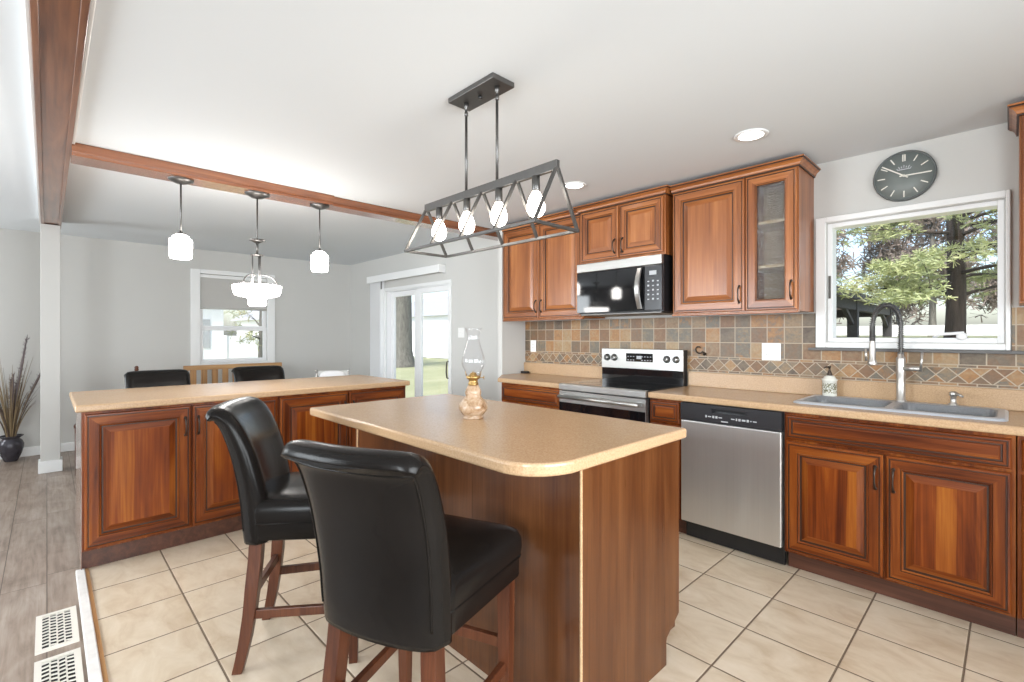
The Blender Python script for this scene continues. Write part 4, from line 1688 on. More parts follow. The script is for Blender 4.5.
# ================================================================== LIGHT FITTINGS
# ---- linear chandelier over the island
HX, HY = -1.612, 1.376
ch = thing('chandelier', 'dark metal open-frame linear chandelier with four bulbs over the island', 'chandelier', (HX, HY, ZK))
b = MB()
b.box((-1.782, HY - 0.062, 2.347), (-1.475, HY + 0.062, ZK), 'gunmetal')
b.build('canopy', ch, bevel=0.003)
b = MB()
b.lathe([(0, 0), (0.009, 0), (0.009, 0.010), (0.004, 0.014), (0, 0.014)], (-1.628, HY, 2.333), 'black', 12)
b.build('canopy_screw', ch)
for x in (-1.727, -1.518):
    b = MB()
    b.lathe([(0, -0.002), (0.012, -0.002), (0.010, -0.02), (0.006, -0.026), (0.006, -0.04), (0.009, -0.044), (0.009, -0.056), (0.006, -0.060), (0, -0.06)], (x, HY, 2.348), 'gunmetal', 12)
    b.tube([(x, HY, 2.292), (x, HY, 1.945)], 0.0062, 'gunmetal', 10)
    b.build('rod', ch)
XL, XRr, ZTB, ZBB = -2.045, -1.184, 1.928, 1.700
b = MB()
b.box((XL - 0.006, HY - 0.010, ZTB - 0.017), (XRr + 0.006, HY + 0.010, ZTB + 0.020), 'gunmetal')
b.build('top_bar', ch, bevel=0.002)
hw = 0.122
b = MB()
t_ = 0.012
b.box((XL - 0.006, HY - hw - t_ / 2, ZBB - t_ / 2), (XRr + 0.006, HY - hw + t_ / 2, ZBB + t_ / 2), 'gunmetal')
b.box((XL - 0.006, HY + hw - t_ / 2, ZBB - t_ / 2), (XRr + 0.006, HY + hw + t_ / 2, ZBB + t_ / 2), 'gunmetal')
for x in (XL, XRr):
    b.box((x - t_ / 2, HY - hw + t_ / 2, ZBB - t_ / 2), (x + t_ / 2, HY + hw - t_ / 2, ZBB + t_ / 2), 'gunmetal')
b.build('bottom_frame', ch, bevel=0.001)
for i in range(5):
    x = XL + (XRr - XL) * i / 4
    for s in (-1, 1):
        b = MB()
        b.bar((x, HY + s * 0.006, ZTB - 0.010), (x, HY + s * hw, ZBB + 0.002), 0.011, 0.011, 'gunmetal', up=(1, 0, 0))
        b.build('strut', ch)
for i in range(4):
    x = XL + (XRr - XL) * (i + 0.5) / 4
    b = MB()
    b.lathe([(0, 0), (0.016, 0), (0.016, -0.055), (0.013, -0.060), (0, -0.060)], (x, HY, ZTB - 0.016), 'gunmetal', 16)
    b.build('socket', ch)
    b = MB()
    b.lathe([(0.013, -0.060), (0.017, -0.066), (0.029, -0.090), (0.036, -0.115), (0.035, -0.135), (0.025, -0.152), (0.010, -0.161), (0.0, -0.162)], (x, HY, ZTB - 0.016), 'bulb', 20, cap0=True, cap1=False)
    b.build('bulb', ch, label='lit clear-white bulb')

# ---- two matching pendants and one bowl pendant under the beam
PX = -3.735


def pendant_shade(y, lab):
    p = thing('pendant_light', lab, 'pendant light', (PX, y, 2.302), group='hanging lights over the peninsula')
    b = MB()
    b.lathe([(0, 0), (0.072, 0), (0.070, -0.008), (0.050, -0.018), (0.030, -0.027), (0.012, -0.032), (0, -0.032)], (PX, y, 2.300), 'gunmetal', 28)
    b.build('canopy', p)
    b = MB()
    b.tube([(PX, y, 2.27), (PX, y, 1.950)], 0.0055, 'gunmetal', 8)
    b.build('stem', p)
    b = MB()
    b.lathe([(0, 0.012), (0.010, 0.012), (0.024, 0.0), (0.026, -0.004), (0, -0.004)], (PX, y, 1.947), 'gunmetal', 20)
    b.build('cap', p)
    b = MB()
    b.lathe([(0.024, 1.943), (0.040, 1.935), (0.048, 1.925), (0.050, 1.915), (0.060, 1.912), (0.064, 1.905), (0.061, 1.800), (0.058, 1.790), (0.052, 1.787), (0, 1.787)], (PX, y, 0), 'milk', 30, cap0=True, cap1=False)
    b.build('glass_shade', p, label='lit white glass shade')


pendant_shade(0.624, 'small white-glass pendant at the left end of the wooden ceiling beam')
pendant_shade(1.526, 'small white-glass pendant hanging to the right of the bowl pendant')
y = 1.079
p = thing('pendant_light', 'large bowl pendant with stepped white glass, middle of the three beam lights', 'pendant light', (PX, y, 2.302), group='hanging lights over the peninsula')
b = MB()
b.lathe([(0, 0), (0.082, 0), (0.080, -0.008), (0.058, -0.018), (0.040, -0.030), (0.012, -0.036), (0, -0.036)], (PX, y, 2.300), 'gunmetal', 28)
b.build('canopy', p)
b = MB()
b.tube([(PX, y, 2.27), (PX, y, 1.86)], 0.0055, 'gunmetal', 8)
b.tube([(PX, y, 1.97), (PX, y, 1.86)], 0.008, 'gunmetal', 8)
b.build('stem', p)
b = MB()
b.lathe([(0, 0.010), (0.050, 0.010), (0.054, 0.004), (0.030, -0.006), (0.010, -0.018), (0, -0.018)], (PX, y, 1.962), 'gunmetal', 24)
b.build('disc', p)
b = MB()
b.lathe([(0, 0.004), (0.042, 0.004), (0.042, -0.004), (0, -0.004)], (PX, y, 1.862), 'gunmetal', 20)
for k in range(3):
    a = k * 2 * PI / 3 + 0.4
    b.tube([(PX + 0.030 * math.cos(a), y + 0.030 * math.sin(a), 1.862), (PX + 0.030 * math.cos(a), y + 0.030 * math.sin(a), 1.645)], 0.005, 'gunmetal', 8)
b.build('uprights', p)
for k in range(3):
    a = k * 2 * PI / 3 + 1.1
    b = MB()
    pts = []
    for j in range(10):
        q = j / 9 * PI / 2
        r = 0.030 + 0.098 * math.sin(q)
        pts.append((PX + r * math.cos(a), y + r * math.sin(a), 1.650 + 0.072 * math.cos(q)))
    b.tube(pts, 0.0045, 'gunmetal', 7)
    b.build('arm', p)
b = MB()
b.lathe([(0, 1.640), (0.150, 1.645), (0.158, 1.640), (0.152, 1.600), (0.140, 1.575), (0.085, 1.562), (0.062, 1.555), (0.058, 1.545), (0.056, 1.505), (0.050, 1.500), (0, 1.500)], (PX, y, 0), 'milk', 36, cap0=False, cap1=False)
b.build('glass_bowl', p, label='lit stepped white glass bowl')

# ---- recessed lights
for (x, y, lab) in ((-0.976, 2.731, 'lit recessed ceiling can in front of the glass-door cabinet'), (-2.185, 2.731, 'lit recessed ceiling can beside the chandelier\'s right end')):
    r_ = thing('recessed_light', lab, 'ceiling light', (x, y, ZK), group='recessed ceiling cans')
    b = MB()
    b.lathe([(0.062, -0.004), (0.070, -0.006), (0.084, -0.005), (0.086, 0.0), (0.062, 0.0)], (x, y, ZK - 0.0005), 'white', 36, cap0=False, cap1=False)
    b.build('trim_ring', r_)
    b = MB()
    b.lathe([(0, -0.001), (0.062, -0.001), (0.062, -0.003), (0.0, -0.003)], (x, y, ZK - 0.0005), 'can', 32, cap0=False, cap1=False)
    b.build('lens', r_, label='glowing lens')
    l = bpy.data.lights.new('recessed_beam', 'SPOT')
    l.energy = 4
    l.spot_size = math.radians(130)
    l.spot_blend = 0.8
    l.shadow_soft_size = 0.06
    l.color = (1.0, 0.94, 0.86)
    o = bpy.data.objects.new('recessed_beam', l)
    COL.objects.link(o)
    o.location = (x, y, ZK - 0.02)

# ================================================================== STOOLS
def make_stool(label):
    t = thing('bar_stool', label, 'bar stool', group='black leather counter stools')
    # seat
    b = MB()

    def outline(sc, z, dome=0.0):
        P = []
        wf, wr, yf, yr = 0.246 * sc, 0.212 * sc, 0.248 - 0.235 * (1 - sc), -0.185 + 0.2 * (1 - sc)
        r = 0.045
        n = 5
        cs = ((wf - r, yf - r, 0), (-wf + r, yf - r, 90), (-wr + r, yr + r, 180), (wr - r, yr + r, 270))
        for (cx, cy, a0) in cs:
            for k in range(n + 1):
                a = math.radians(a0 + 90 * k / n)
                P.append((cx + r * math.cos(a), cy + r * math.sin(a), z))
        # soft sides
        return P
    L = [outline(0.97, 0.505), outline(0.985, 0.510), outline(0.985, 0.560), outline(1.0, 0.575), outline(1.012, 0.600), outline(1.008, 0.625), outline(0.97, 0.648), outline(0.88, 0.660), outline(0.70, 0.667), outline(0.40, 0.671)]
    b.rings(L, 'leather')
    seat = b.build('seat', t)
    b = MB()
    b.tube([(p[0] * 1.004, p[1] * 1.004, 0.571) for p in outline(0.992, 0.571)] + [tuple(Vector(outline(0.992, 0.571)[0]) * 1.0)], 0.0035, 'leather', 6)
    b.build('piping', seat)
    # back: swept rounded slab with a backward scroll on top
    path = [(-0.165, 0.490), (-0.168, 0.56), (-0.173, 0.63), (-0.183, 0.70), (-0.197, 0.77), (-0.215, 0.84), (-0.237, 0.90), (-0.258, 0.945), (-0.278, 0.972), (-0.300, 0.986), (-0.320, 0.984), (-0.333, 0.972)]
    half = [0.205, 0.207, 0.209, 0.211, 0.213, 0.214, 0.215, 0.216, 0.217, 0.217, 0.216, 0.214]
    thick = [0.050, 0.055, 0.055, 0.053, 0.050, 0.047, 0.043, 0.039, 0.035, 0.031, 0.027, 0.014]

    def dense(seq, n=4):
        out = []
        m = len(seq)
        for i in range(m - 1):
            for k in range(n):
                u = k / n
                p0, p1, p2, p3 = seq[max(i - 1, 0)], seq[i], seq[i + 1], seq[min(i + 2, m - 1)]
                f = lambda a, b_, c, d: 0.5 * ((2 * b_) + (-a + c) * u + (2 * a - 5 * b_ + 4 * c - d) * u * u + (-a + 3 * b_ - 3 * c + d) * u ** 3)
                out.append(tuple(f(*q) for q in zip(p0, p1, p2, p3)) if isinstance(p1, tuple) else f(p0, p1, p2, p3))
        out.append(seq[-1])
        return out
    P, Hh, T = dense(path), dense(half), dense(thick)
    b = MB()
    R = []
    nu = 22
    for i, (yc, zc) in enumerate(P):
        a = P[max(i - 1, 0)]
        c = P[min(i + 1, len(P) - 1)]
        d = Vector((0, c[0] - a[0], c[1] - a[1])).normalized()
        nrm = Vector((0, d.z, -d.y))      # towards the sitter
        ring = []
        hw_, th = Hh[i], T[i]
        front, back = [], []
        for k in range(nu + 1):
            s = -1 + 2 * k / nu
            e = (1 - abs(s) ** 8) ** 0.5
            x = s * hw_
            cv = 0.030 * (s * s) - 0.022       # dished: the middle sits further back
            C_ = Vector((x, yc + cv, zc))
            front.append(C_ + nrm * th * (0.10 + 0.90 * e))
            back.append(C_ - nrm * th * (0.10 + 0.90 * e))
        ring = [tuple(p_) for p_ in front] + [tuple(p_) for p_ in reversed(back)]
        R.append(ring)
    b.rings(R, 'leather')
    back = b.build('backrest', t)
    # welt along the rear edges
    for s in (-1, 1):
        b = MB()
        pts = []
        for i in range(3, len(P) - 8):
            yc, zc = P[i]
            a = P[max(i - 1, 0)]
            c = P[min(i + 1, len(P) - 1)]
            d = Vector((0, c[0] - a[0], c[1] - a[1])).normalized()
            nrm = Vector((0, d.z, -d.y))
            ss = 0.88
            e = (1 - ss ** 8) ** 0.5
            pts.append(Vector((s * ss * Hh[i], yc + 0.030 * ss * ss - 0.022, zc)) - nrm * T[i] * (0.10 + 0.90 * e) * 1.0)
        b.tube(pts, 0.0035, 'leather', 6)
        b.build('piping', back)
    b = MB()
    i = len(P) - 9
    yc, zc = P[i]
    d = Vector((0, P[i + 1][0] - P[i - 1][0], P[i + 1][1] - P[i - 1][1])).normalized()
    nrm = Vector((0, d.z, -d.y))
    pts = []
    for k in range(17):
        ss = -0.88 + 1.76 * k / 16
        e = (1 - abs(ss) ** 8) ** 0.5
        pts.append(Vector((ss * Hh[i], yc + 0.030 * ss * ss - 0.022, zc)) - nrm * T[i] * (0.10 + 0.90 * e))
    b.tube(pts, 0.0035, 'leather', 6)
    b.build('piping', back)
    # legs
    for s in (-1, 1):
        b = MB()
        R = []
        for z, w_, x, yv in ((0.508, 0.046, 0.200, 0.195), (0.30, 0.042, 0.200, 0.196), (0.0, 0.032, 0.200, 0.197)):
            R.append([(s * x + dx * w_ / 2, yv + dy * w_ / 2, z) for dx, dy in ((-1, -1), (1, -1), (1, 1), (-1, 1))])
        b.rings(R, 'leg_wood', smooth=False)
        b.build('leg', t, bevel=0.002)
        b = MB()
        R = []
        for z, w_, x, yv in ((0.508, 0.046, 0.155, -0.168), (0.42, 0.047, 0.160, -0.172), (0.32, 0.047, 0.168, -0.180), (0.22, 0.044, 0.172, -0.189), (0.12, 0.041, 0.175, -0.204), (0.05, 0.038, 0.178, -0.218), (0.0, 0.036, 0.180, -0.230)):
            R.append([(s * x + dx * w_ / 2, yv + dy * w_ / 2, z) for dx, dy in ((-1, -1), (1, -1), (1, 1), (-1, 1))])
        b.rings(R, 'leg_wood', smooth=False)
        b.build('leg', t, bevel=0.002)
        b = MB()
        b.bar((s * 0.174, -0.180, 0.215), (s * 0.198, 0.190, 0.215), 0.020, 0.034, 'leg_wood')
        b.build('stretcher', t, bevel=0.002)
    b = MB()
    b.bar((-0.195, 0.196, 0.285), (0.195, 0.196, 0.285), 0.020, 0.034, 'leg_wood')
    b.build('stretcher', t, bevel=0.002)
    b = MB()
    b.bar((-0.165, -0.183, 0.285), (0.165, -0.183, 0.285), 0.020, 0.034, 'leg_wood')
    b.build('stretcher', t, bevel=0.002)
    return t


st = make_stool('nearest black leather stool, its back to the camera, at the island corner')
st.location = (-1.262, 0.825, 0)
st.rotation_euler = (0, 0, math.radians(22))
dup(st, (-2.085, 0.818, 0), math.radians(-33), 'black leather stool at the island\'s left end, seen in profile')
dup(st, (-4.575, 0.655, -0.012), math.radians(-90), 'black leather stool behind the peninsula, nearer the white column')
dup(st, (-4.575, 1.415, -0.012), math.radians(-90), 'black leather stool behind the peninsula, below the bowl pendant')

# ================================================================== DINING FURNITURE BEHIND THE PENINSULA
bn = thing('dining_bench', 'oak bench with a slatted back below the dining window', 'bench', (-6.75, 1.74, -0.012))
y0_, y1_ = 1.175, 2.265
xb = -6.83
b = MB()
b.box((xb - 0.014, y0_ - 0.01, 0.872), (xb + 0.020, y1_ + 0.01, 0.928), 'oak')
b.build('top_rail', bn, bevel=0.004)
b = MB()
b.box((xb - 0.012, y0_ + 0.04, 0.52), (xb + 0.012, y1_ - 0.04, 0.57), 'oak')
b.build('lower_rail', bn, bevel=0.003)
for k in range(9):
    yy = y0_ + 0.09 + k * (y1_ - y0_ - 0.18) / 8
    b = MB()
    b.box((xb - 0.008, yy - 0.033, 0.570), (xb + 0.008, yy + 0.033, 0.872), 'oak_z')
    b.build('slat', bn, bevel=0.002)
for yy in (y0_ + 0.02, y1_ - 0.02):
    b = MB()
    b.box((xb - 0.02, yy - 0.02, -0.012), (xb + 0.02, yy + 0.02, 0.872), 'oak_z')
    b.build('leg', bn, bevel=0.003)
    b = MB()
    b.box((xb + 0.40, yy - 0.02, -0.012), (xb + 0.44, yy + 0.02, 0.43), 'oak_z')
    b.build('leg', bn, bevel=0.003)
b = MB()
b.box((xb + 0.014, y0_, 0.43), (xb + 0.46, y1_, 0.462), 'oak')
b.build('seat', bn, bevel=0.005)


def side_chair(name, lab, loc, rz, wmat, zt_, cush):
    t = thing(name, lab, 'chair', (0, 0, 0))
    for s in (-1, 1):
        b = MB()
        b.tube([(s * 0.19, -0.20, 0), (s * 0.19, -0.195, 0.45), (s * 0.185, -0.215, 0.75), (s * 0.18, -0.245, zt_ - 0.03)], [0.018, 0.020, 0.017, 0.014], wmat, 10)
        b.lathe([(0.014, 0), (0.018, 0.008), (0.018, 0.02), (0.010, 0.03), (0, 0.032)], (s * 0.18, -0.245, zt_ - 0.034), wmat, 12, cap1=False)
        b.build('leg', t)
        b = MB()
        b.tube([(s * 0.19, 0.19, 0), (s * 0.19, 0.19, 0.44)], [0.015, 0.020], wmat, 10)
        b.build('leg', t)
    b = MB()
    b.box((-0.215, -0.20, 0.44), (0.215, 0.215, 0.475), wmat)
    b.build('seat', t, bevel=0.01)
    for z in (0.62, 0.74, 0.86):
        b = MB()
        yv = -0.195 - 0.05 * (z - 0.45) / 0.5
        b.bar((-0.18, yv, z), (0.18, yv, z), 0.014, 0.06, wmat)
        b.build('back_slat', t, bevel=0.003)
    if cush:
        b = MB()
        R = []
        for k in range(13):
            u = -1 + 2 * k / 12
            e = (1 - abs(u) ** 3) ** 0.5
            R.append([(0.155 * u, -0.238 + 0.045 * (0.15 + 0.85 * e) * math.cos(a), zt_ - 0.10 + 0.085 * (0.15 + 0.85 * e) * math.sin(a)) for a in [2 * PI * j / 14 for j in range(14)]])
        b.rings(R, 'rush')
        b.build('back_cushion', t, label='plump white cushion')
    t.location = loc
    t.rotation_euler = (0, 0, rz)
    return t


side_chair('dining_chair', 'brown wooden dining chair, one post tip showing above the left rear stool', (-6.205, 0.4125, -0.012), math.pi - 0.1057, 'leg_wood', 0.985, False)
side_chair('dining_chair', 'pale dining chair with white cushion at the far end of the peninsula', (-5.72, 2.56, -0.012), math.radians(52), 'nickel', 0.905, True)

# ================================================================== VASE BY THE COLUMN
VX, VY, VZ = -7.20, -0.268, -0.012
va = thing('vase', 'dark pewter floor vase beside the white column', 'vase', (VX, VY, VZ))
b = MB()
b.lathe([(0, 0), (0.048, 0), (0.052, 0.006), (0.078, 0.07), (0.096, 0.14), (0.098, 0.175), (0.085, 0.21), (0.068, 0.228), (0.066, 0.236), (0.094, 0.258), (0.096, 0.264), (0.090, 0.264), (0.060, 0.240), (0.062, 0.10), (0.0, 0.05)], (VX, VY, VZ), 'vase', 32, cap1=False)
b.build('body', va)
dg = thing('dried_grass', 'bunch of dried grasses and plumes standing in the dark floor vase', 'dried plant', (VX, VY, VZ + 0.06))
random.seed(11)


def blade(az, lean, L, r, droop, mat, b):
    pts, rr = [], []
    for k in range(9):
        t = k / 8
        out = lean * L * t ** 1.5
        z = VZ + 0.16 + L * t - droop * L * t ** 3
        px_ = VX + 0.02 * math.cos(az) + out * math.cos(az)
        py_ = VY + 0.02 * math.sin(az) + out * math.sin(az)
        px_ = max(px_, XF + 0.02)
        pts.append((px_, py_, z))
        rr.append(max(0.0008, r * (1 - t) ** 0.7))
    b.tube(pts, rr, mat, 5)


for k in range(58):
    b = MB()
    az = random.uniform(0, 2 * PI)
    blade(az, random.uniform(0.04, 0.34), random.uniform(0.50, 1.02), random.uniform(0.004, 0.0085), random.uniform(0, 0.25), random.choice(['grass_tan', 'grass_tan', 'grass_brown']), b)
    b.build('grass_blade', dg)
for (az, lean, L) in ((PI / 2 - 0.4, 0.10, 1.28), (PI / 2 - 0.1, 0.28, 1.12), (-PI / 2, 0.22, 0.95), (0.2, 0.12, 0.9), (PI / 2, 0.05, 0.80), (PI, 0.04, 0.85)):
    b = MB()
    pts = []
    for k in range(9):
        t = k / 8
        out = lean * L * t ** 1.3
        pts.append(Vector((max(VX + out * math.cos(az), XF + 0.03), VY + out * math.sin(az), VZ + 0.16 + (L - 0.16) * t)))
    b.tube(pts, 0.003, 'grass_brown', 5)
    fl = []
    for k in range(14):
        t = 0.35 + 0.65 * k / 13
        i = min(int(t * 8), 7)
        fl.append(pts[i].lerp(pts[i + 1], t * 8 - i))
    b.tube(fl, [0.003 + 0.007 * math.sin(PI * min(1, (k + 0.4) / 13.4)) ** 0.8 * (0.85 + 0.3 * random.random()) for k in range(14)], 'plume', 7)
    for k in range(150):
        t = random.uniform(0.35, 1.0)
        i = min(int(t * 8), 7)
        p0 = pts[i].lerp(pts[i + 1], t * 8 - i)
        d = Vector((random.uniform(-1, 1), random.uniform(-1, 1), random.uniform(0.3, 1.6))).normalized() * random.uniform(0.018, 0.045)
        q = p0 + d
        q.x = max(q.x, XF + 0.018)
        b.tube([p0, q], [0.0028, 0.0008], 'plume', 4)
    b.build('plume', dg)

# ================================================================== FLOOR REGISTERS
for (xa, xb_, lab) in ((-3.112, -2.755, 'cream floor register nearer the peninsula'), (-2.682, -2.325, 'cream floor register cut by the bottom picture edge')):
    r_ = thing('floor_register', lab, 'floor vent', ((xa + xb_) / 2, 0.033, -0.012), group='floor registers in the plank floor')
    ya, yb = -0.036, 0.100
    b = MB()
    b.box((xa + 0.02, ya + 0.015, -0.0119), (xb_ - 0.02, yb - 0.015, -0.0112), 'dark')  # thin dark plate paints the shade below the grille, no duct modelled
    b.build('shade_backing', r_, label='dark plate painted as the shade under the slots')
    b = MB()
    zt2 = -0.003
    m = 0.021
    # border
    b.box((xa, ya, -0.0119), (xb_, ya + m, zt2), 'vent')
    b.box((xa, yb - m, -0.0119), (xb_, yb, zt2), 'vent')
    b.box((xa, ya + m, -0.0119), (xa + m, yb - m, zt2), 'vent')
    b.box((xb_ - m, ya + m, -0.0119), (xb_, yb - m, zt2), 'vent')
    # four rows of slots: thin rails along x and slanted bars across
    ncol = 4
    yw = (yb - ya - 2 * m) / ncol
    for c in range(1, ncol):
        yy = ya + m + c * yw
        b.box((xa + m, yy - 0.0026, -0.0062), (xb_ - m, yy + 0.0026, zt2), 'vent')
    nb = 10
    for c in range(ncol):
        for i in range(nb):
            xx = xa + m + (i + 0.5 + (0.4 if c % 2 else 0)) * (xb_ - xa - 2 * m) / (nb + 0.4)
            yy0 = ya + m + c * yw
            sl = 0.005 if c % 2 else -0.005
            b.rings([[(xx - 0.0040, yy0, z), (xx + 0.0040, yy0, z), (xx + 0.0040 + sl, yy0 + yw, z), (xx - 0.0040 + sl, yy0 + yw, z)] for z in (-0.0062, zt2)], 'vent', smooth=False)
    b.build('grille', r_)

# ================================================================== OUTDOORS
def gz(x, y):
    """ground height: flat lawn by the patio, rising behind the kitchen"""
    k = max(0.0, min(1.0, (y - 4.5) / 6.0))
    k = k * k * (3 - 2 * k)
    s = max(0.0, min(1.0, (x + 9.0 + (y - 4) * 0.55) / 4.0))
    return -0.28 + 1.52 * k * s


b = MB()
gx0, gx1, gy0, gy1, n = -62, 26, -16, 60, 76
ids = {}
for i in range(n + 1):
    for j in range(n + 1):
        x = gx0 + (gx1 - gx0) * i / n
        y = gy0 + (gy1 - gy0) * j / n
        ids[i, j] = b.add((x, y, gz(x, y)))[0]
for i in range(n):
    for j in range(n):
        b.face((ids[i, j], ids[i + 1, j], ids[i + 1, j + 1], ids[i, j + 1]), 'lawn', True)
g_ = b.build('ground', kind='structure')
g_['label'] = 'mown lawn outside the windows'


def fence(name, lab, p0, p1, h):
    t = thing(name, lab, 'fence', (p0[0], p0[1], gz(*p0)))
    P0, P1 = Vector((p0[0], p0[1], 0)), Vector((p1[0], p1[1], 0))
    L = (P1 - P0).length
    nseg = max(1, int(L / 3.0))
    for i in range(nseg):
        a, c = P0.lerp(P1, i / nseg), P0.lerp(P1, (i + 1) / nseg)
        za, zc = gz(a.x, a.y), gz(c.x, c.y)
        b = MB()
        b.bar((a.x, a.y, za + h / 2 + 0.05), (c.x, c.y, zc + h / 2 + 0.05), 0.05, h, 'ext_white')
        b.build('fence_panel', t)
        b = MB()
        b.box((a.x - 0.08, a.y - 0.08, za - 0.2), (a.x + 0.08, a.y + 0.08, za + h + 0.08), 'ext_white')
        b.build('fence_post', t)


fence('garden_fence', 'low white vinyl fence on the rise behind the pine tree', (-13.5, 22.5), (4.0, 22.5), 0.36)
fence('garden_fence', 'white vinyl fence across the lawn beyond the patio door', (-46, 19), (-19, 19), 1.8)
fence('garden_fence', 'white vinyl fence across the lawn outside the dining window', (-34, -1.0), (-34, 14), 1.5)


def house(lab, c, sx, sy, h, rh, rz):
    t = thing('house', lab, 'house', (0, 0, 0))
    b = MB()
    b.box((-sx, -sy, -0.5), (sx, sy, h), 'ext_white')
    b.build('siding_wall', t)
    b = MB()
    a_ = b.add((-sx - 0.4, -sy - 0.4, h), (sx + 0.4, -sy - 0.4, h), (sx + 0.4, 0, h + rh), (-sx - 0.4, 0, h + rh), (-sx - 0.4, sy + 0.4, h), (sx + 0.4, sy + 0.4, h))
    b.face((a_[0], a_[1], a_[2], a_[3]), 'ext_roof')
    b.face((a_[3], a_[2], a_[5], a_[4]), 'ext_roof')
    b.face((a_[0], a_[3], a_[4]), 'ext_white')
    b.face((a_[1], a_[5], a_[2]), 'ext_white')
    b.face((a_[0], a_[4], a_[5], a_[1]), 'ext_white')
    b.build('roof', t)
    for k in (-0.5, 0.3):
        b = MB()
        b.box((sx, k * sy - 0.5, 1.0), (sx + 0.04, k * sy + 0.5, 2.3), 'ext_roof')
        b.build('window', t)
        b = MB()
        b.box((k * sx - 0.5, sy, 1.0), (k * sx + 0.5, sy + 0.04, 2.3), 'ext_roof')
        b.build('window', t)
    t.location = c
    t.rotation_euler = (0, 0, rz)


house('white neighbouring house seen through the patio door', (-40, 30, -0.28), 6, 4, 3.4, 2.2, 0.0)
house('white house seen at the left of the dining window', (-27.0, 4.4, -0.28), 1.6, 1.5, 3.2, 1.0, 0.0)
house('white house seen at the right of the dining window', (-42, 14.5, -0.28), 4, 2.5, 2.8, 1.8, 0.1)


def limb(b, p0, d, L, r, mat, depth, tips, droop=0.0):
    pts, rr = [Vector(p0)], [r]
    d = Vector(d).normalized()
    for k in range(5):
        d = (d + Vector((random.uniform(-.18, .18), random.uniform(-.18, .18), random.uniform(-.12, .12) - droop))).normalized()
        pts.append(pts[-1] + d * L / 5)
        rr.append(r * (1 - 0.15 * (k + 1)))
    b.tube(pts, rr, mat, 6)
    for i in range(1, 6):
        tips.append((pts[i], d.copy()))
    if depth > 0:
        for k in range(3):
            i = random.randint(2, 5)
            dd = (d + Vector((random.uniform(-.9, .9), random.uniform(-.9, .9), random.uniform(-.3, .5)))).normalized()
            limb(b, pts[i], dd, L * 0.6, rr[i] * 0.6, mat, depth - 1, tips, droop)


def tuft(b, c, n, size, mat, flat=0.5):
    for k in range(n):
        d = Vector((random.gauss(0, 1), random.gauss(0, 1), random.gauss(0, flat))).normalized()
        s = d.cross(Vector((random.gauss(0, 1), random.gauss(0, 1), random.gauss(0, 1))))
        if s.length < 1e-3:
            continue
        s = s.normalized() * size * random.uniform(0.045, 0.085)
        e = c + d * size * random.uniform(0.6, 1.2)
        i = b.add(c - s * 0.5, c + s * 0.5, e + s, e - s)
        b.face(i, mat)


# ---- pine straight behind the kitchen window
random.seed(21)
TX, TY = -0.72, 12.0
pt = thing('pine_tree', 'pine tree with dark trunk and drooping boughs behind the kitchen window', 'tree', (TX, TY, gz(TX, TY)))
b = MB()
zg = gz(TX, TY)
b.tube([(TX, TY, zg - 0.3), (TX, TY, zg + 0.1), (TX + 0.02, TY, zg + 1.0), (TX - 0.03, TY, zg + 3.0), (TX, TY, zg + 6.5)], [0.22, 0.15, 0.13, 0.11, 0.05], 'pine_bark', 12)
b.build('trunk', pt)
tips = []
b = MB()
for k in range(58):
    h = 0.75 + 4.9 * (k / 58.0)
    a = random.uniform(0, 2 * PI)
    L = (2.9 - 0.28 * h) * random.uniform(0.7, 1.1)
    if math.cos(a) < -0.3:
        L = min(L, 1.05 / -math.cos(a))
    limb(b, (TX, TY, zg + h), (math.cos(a), math.sin(a), random.uniform(0.0, 0.35)), L, 0.035, 'pine_bark', 1, tips, droop=0.05)
b.build('boughs', pt)
b = MB()
for (p_, d_) in tips:
    if (p_ - Vector((TX, TY, p_.z))).length < 0.5 or random.random() < 0.06:
        continue
    for q in range(5):
        c = p_ + Vector((random.gauss(0, .10), random.gauss(0, .10), random.gauss(0.0, .06)))
        if c.z < zg + 0.60:
            continue
        tuft(b, c, 15, 0.115, 'pine')
b.build('foliage', pt, kind='stuff')


# ---- broad trunk beyond the patio door
def broad_tree(name, lab, x, y, r, H, nl, seed, leafmat, leafn, leafsize, barkm='bark', lean=0.0, low=0.45, limb_length=0.6):
    random.seed(seed)
    zg = gz(x, y)
    t = thing(name, lab, 'tree', (x, y, zg))
    b = MB()
    b.tube([(x, y, zg - 0.3), (x, y, zg + 0.15), (x + lean * .1, y, zg + 0.8), (x + lean * .4, y, zg + H * 0.5), (x + lean, y, zg + H)], [r * 1.7, r * 1.3, r * 1.02, r * 0.92, r * 0.5], barkm, 14)
    b.build('trunk', t)
    tips = []
    b = MB()
    for k in range(nl):
        a = 2 * PI * k / nl + random.uniform(-.3, .3)
        h = H * random.uniform(low, 1.0)
        limb(b, (x + lean * h / H, y, zg + h), (math.cos(a), math.sin(a), random.uniform(0.25, 0.9)), H * limb_length, r * 0.33, barkm, 2, tips, 0.02)
    b.build('branches', t)
    b = MB()
    for (p_, d_) in tips:
        if random.random() < leafn:
            tuft(b, p_ + Vector((random.gauss(0, .3), random.gauss(0, .3), random.gauss(0, .3))), 9, leafsize, leafmat, 1.0)
    if b.f:
        b.build('foliage', t, kind='stuff')
    return t


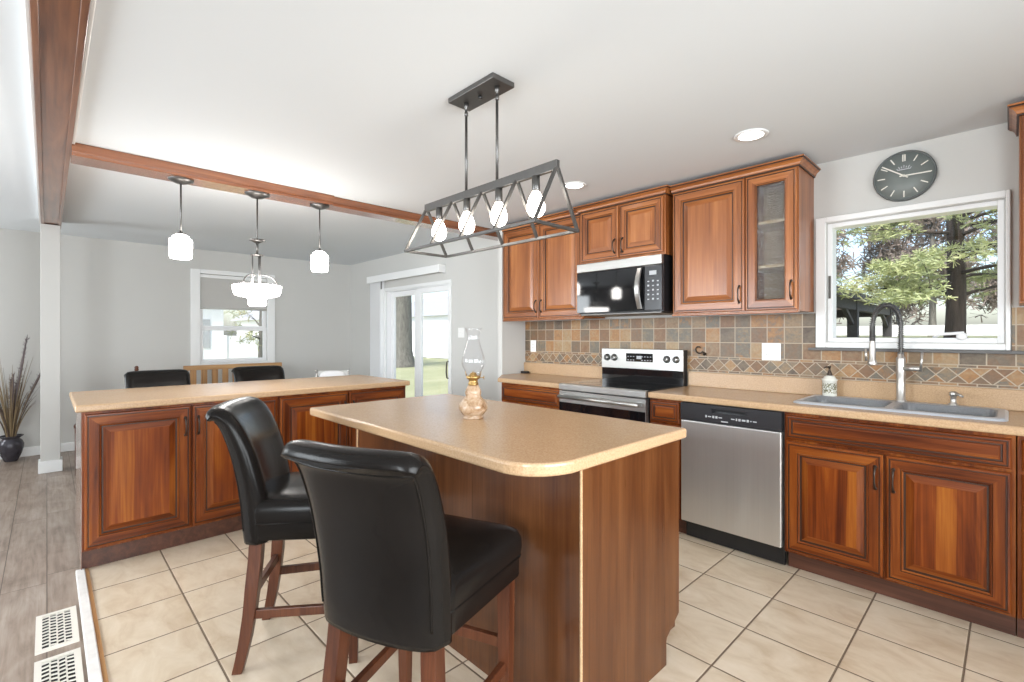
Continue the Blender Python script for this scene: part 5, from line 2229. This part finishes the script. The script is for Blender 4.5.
broad_tree('shade_tree', 'broad grey tree trunk seen through the patio door', -21.2, 12.8, 0.50, 8.0, 8, 5, 'leaf', 0.7, 0.42, low=0.30)
broad_tree('bare_tree', 'bare tree seen through the dining window', -30.0, 8.9, 0.16, 4.0, 8, 8, 'leaf', 0.15, 0.3, low=0.3, limb_length=0.3)
for i, (x, y, s_) in enumerate(((-6.2, 25.5, 31), (-3.9, 30.5, 32), (-2.2, 25.5, 33), (0.3, 30.5, 34), (1.8, 25.5, 35), (-9.0, 30.5, 36), (-12.4, 25.5, 37))):
    broad_tree('wood_tree', ['slim bare woodland tree behind the pavilion roof', 'slim bare woodland tree showing past the pavilion eave', 'slim bare woodland tree left of the pine trunk', 'slim bare woodland tree behind the pine trunk', 'slim bare woodland tree right of the pine trunk', 'slim bare woodland tree hidden mostly by the pavilion', 'outermost slim bare woodland tree behind the pavilion'][i],
               x, y, 0.11, 5.2, 9, s_, 'twig', 0.8, 0.4, 'bark', low=0.12, limb_length=0.17)

# ---- pavilion whose eave runs away from the house
pv_ = thing('pavilion', 'open pavilion with dark posts and grey roof outside the kitchen window', 'pavilion', (-4.5, 15, 1.24))
XE, ZE = -2.62, 2.22
Ya, Yb = 8.0, 20.6
b = MB()
b.rings([[(XE, y, ZE), (XE, y, ZE + 0.10), (XE - 3.6, y, ZE + 1.10), (XE - 7.2, y, ZE + 0.10), (XE - 7.2, y, ZE), (XE - 3.6, y, ZE + 0.98)] for y in (Ya, Yb)], 'ext_roof', smooth=False)
b.build('roof', pv_)
b = MB()
b.rings([[(XE - 0.05, y, ZE - 0.02), (XE - 3.6, y, ZE + 0.96), (XE - 7.15, y, ZE - 0.02), (XE - 7.15, y, ZE + 0.0), (XE - 3.6, y, ZE + 0.978), (XE - 0.05, y, ZE - 0.0)] for y in (Ya + 0.05, Yb - 0.05)], 'pav_soffit', smooth=False)
b.build('soffit', pv_)
b = MB()
b.box((XE - 0.02, Ya, ZE - 0.06), (XE + 0.05, Yb, ZE + 0.11), 'pav_dark')
b.build('fascia', pv_)
b = MB()
b.box((XE - 0.30, Ya + 0.3, ZE - 0.28), (XE - 0.12, Yb - 0.3, ZE - 0.04), 'pav_dark')
b.build('eave_beam', pv_)
b = MB()
b.box((XE - 7.0, Yb - 0.5, ZE - 0.30), (XE - 0.2, Yb - 0.3, ZE - 0.02), 'pav_dark')
b.build('end_beam', pv_)
for x in (XE - 0.21, XE - 6.95):
    for y in (14.9, 19.8):
        z = gz(x, y)
        b = MB()
        b.box((x - 0.11, y - 0.11, z - 0.3), (x + 0.11, y + 0.11, ZE - 0.04), 'pav_dark')
        b.build('post', pv_)
        b = MB()
        b.bar((x, y - 0.1, z + 0.35), (x, y - 1.1, ZE - 0.20), 0.09, 0.09, 'pav_dark')
        b.build('brace', pv_)
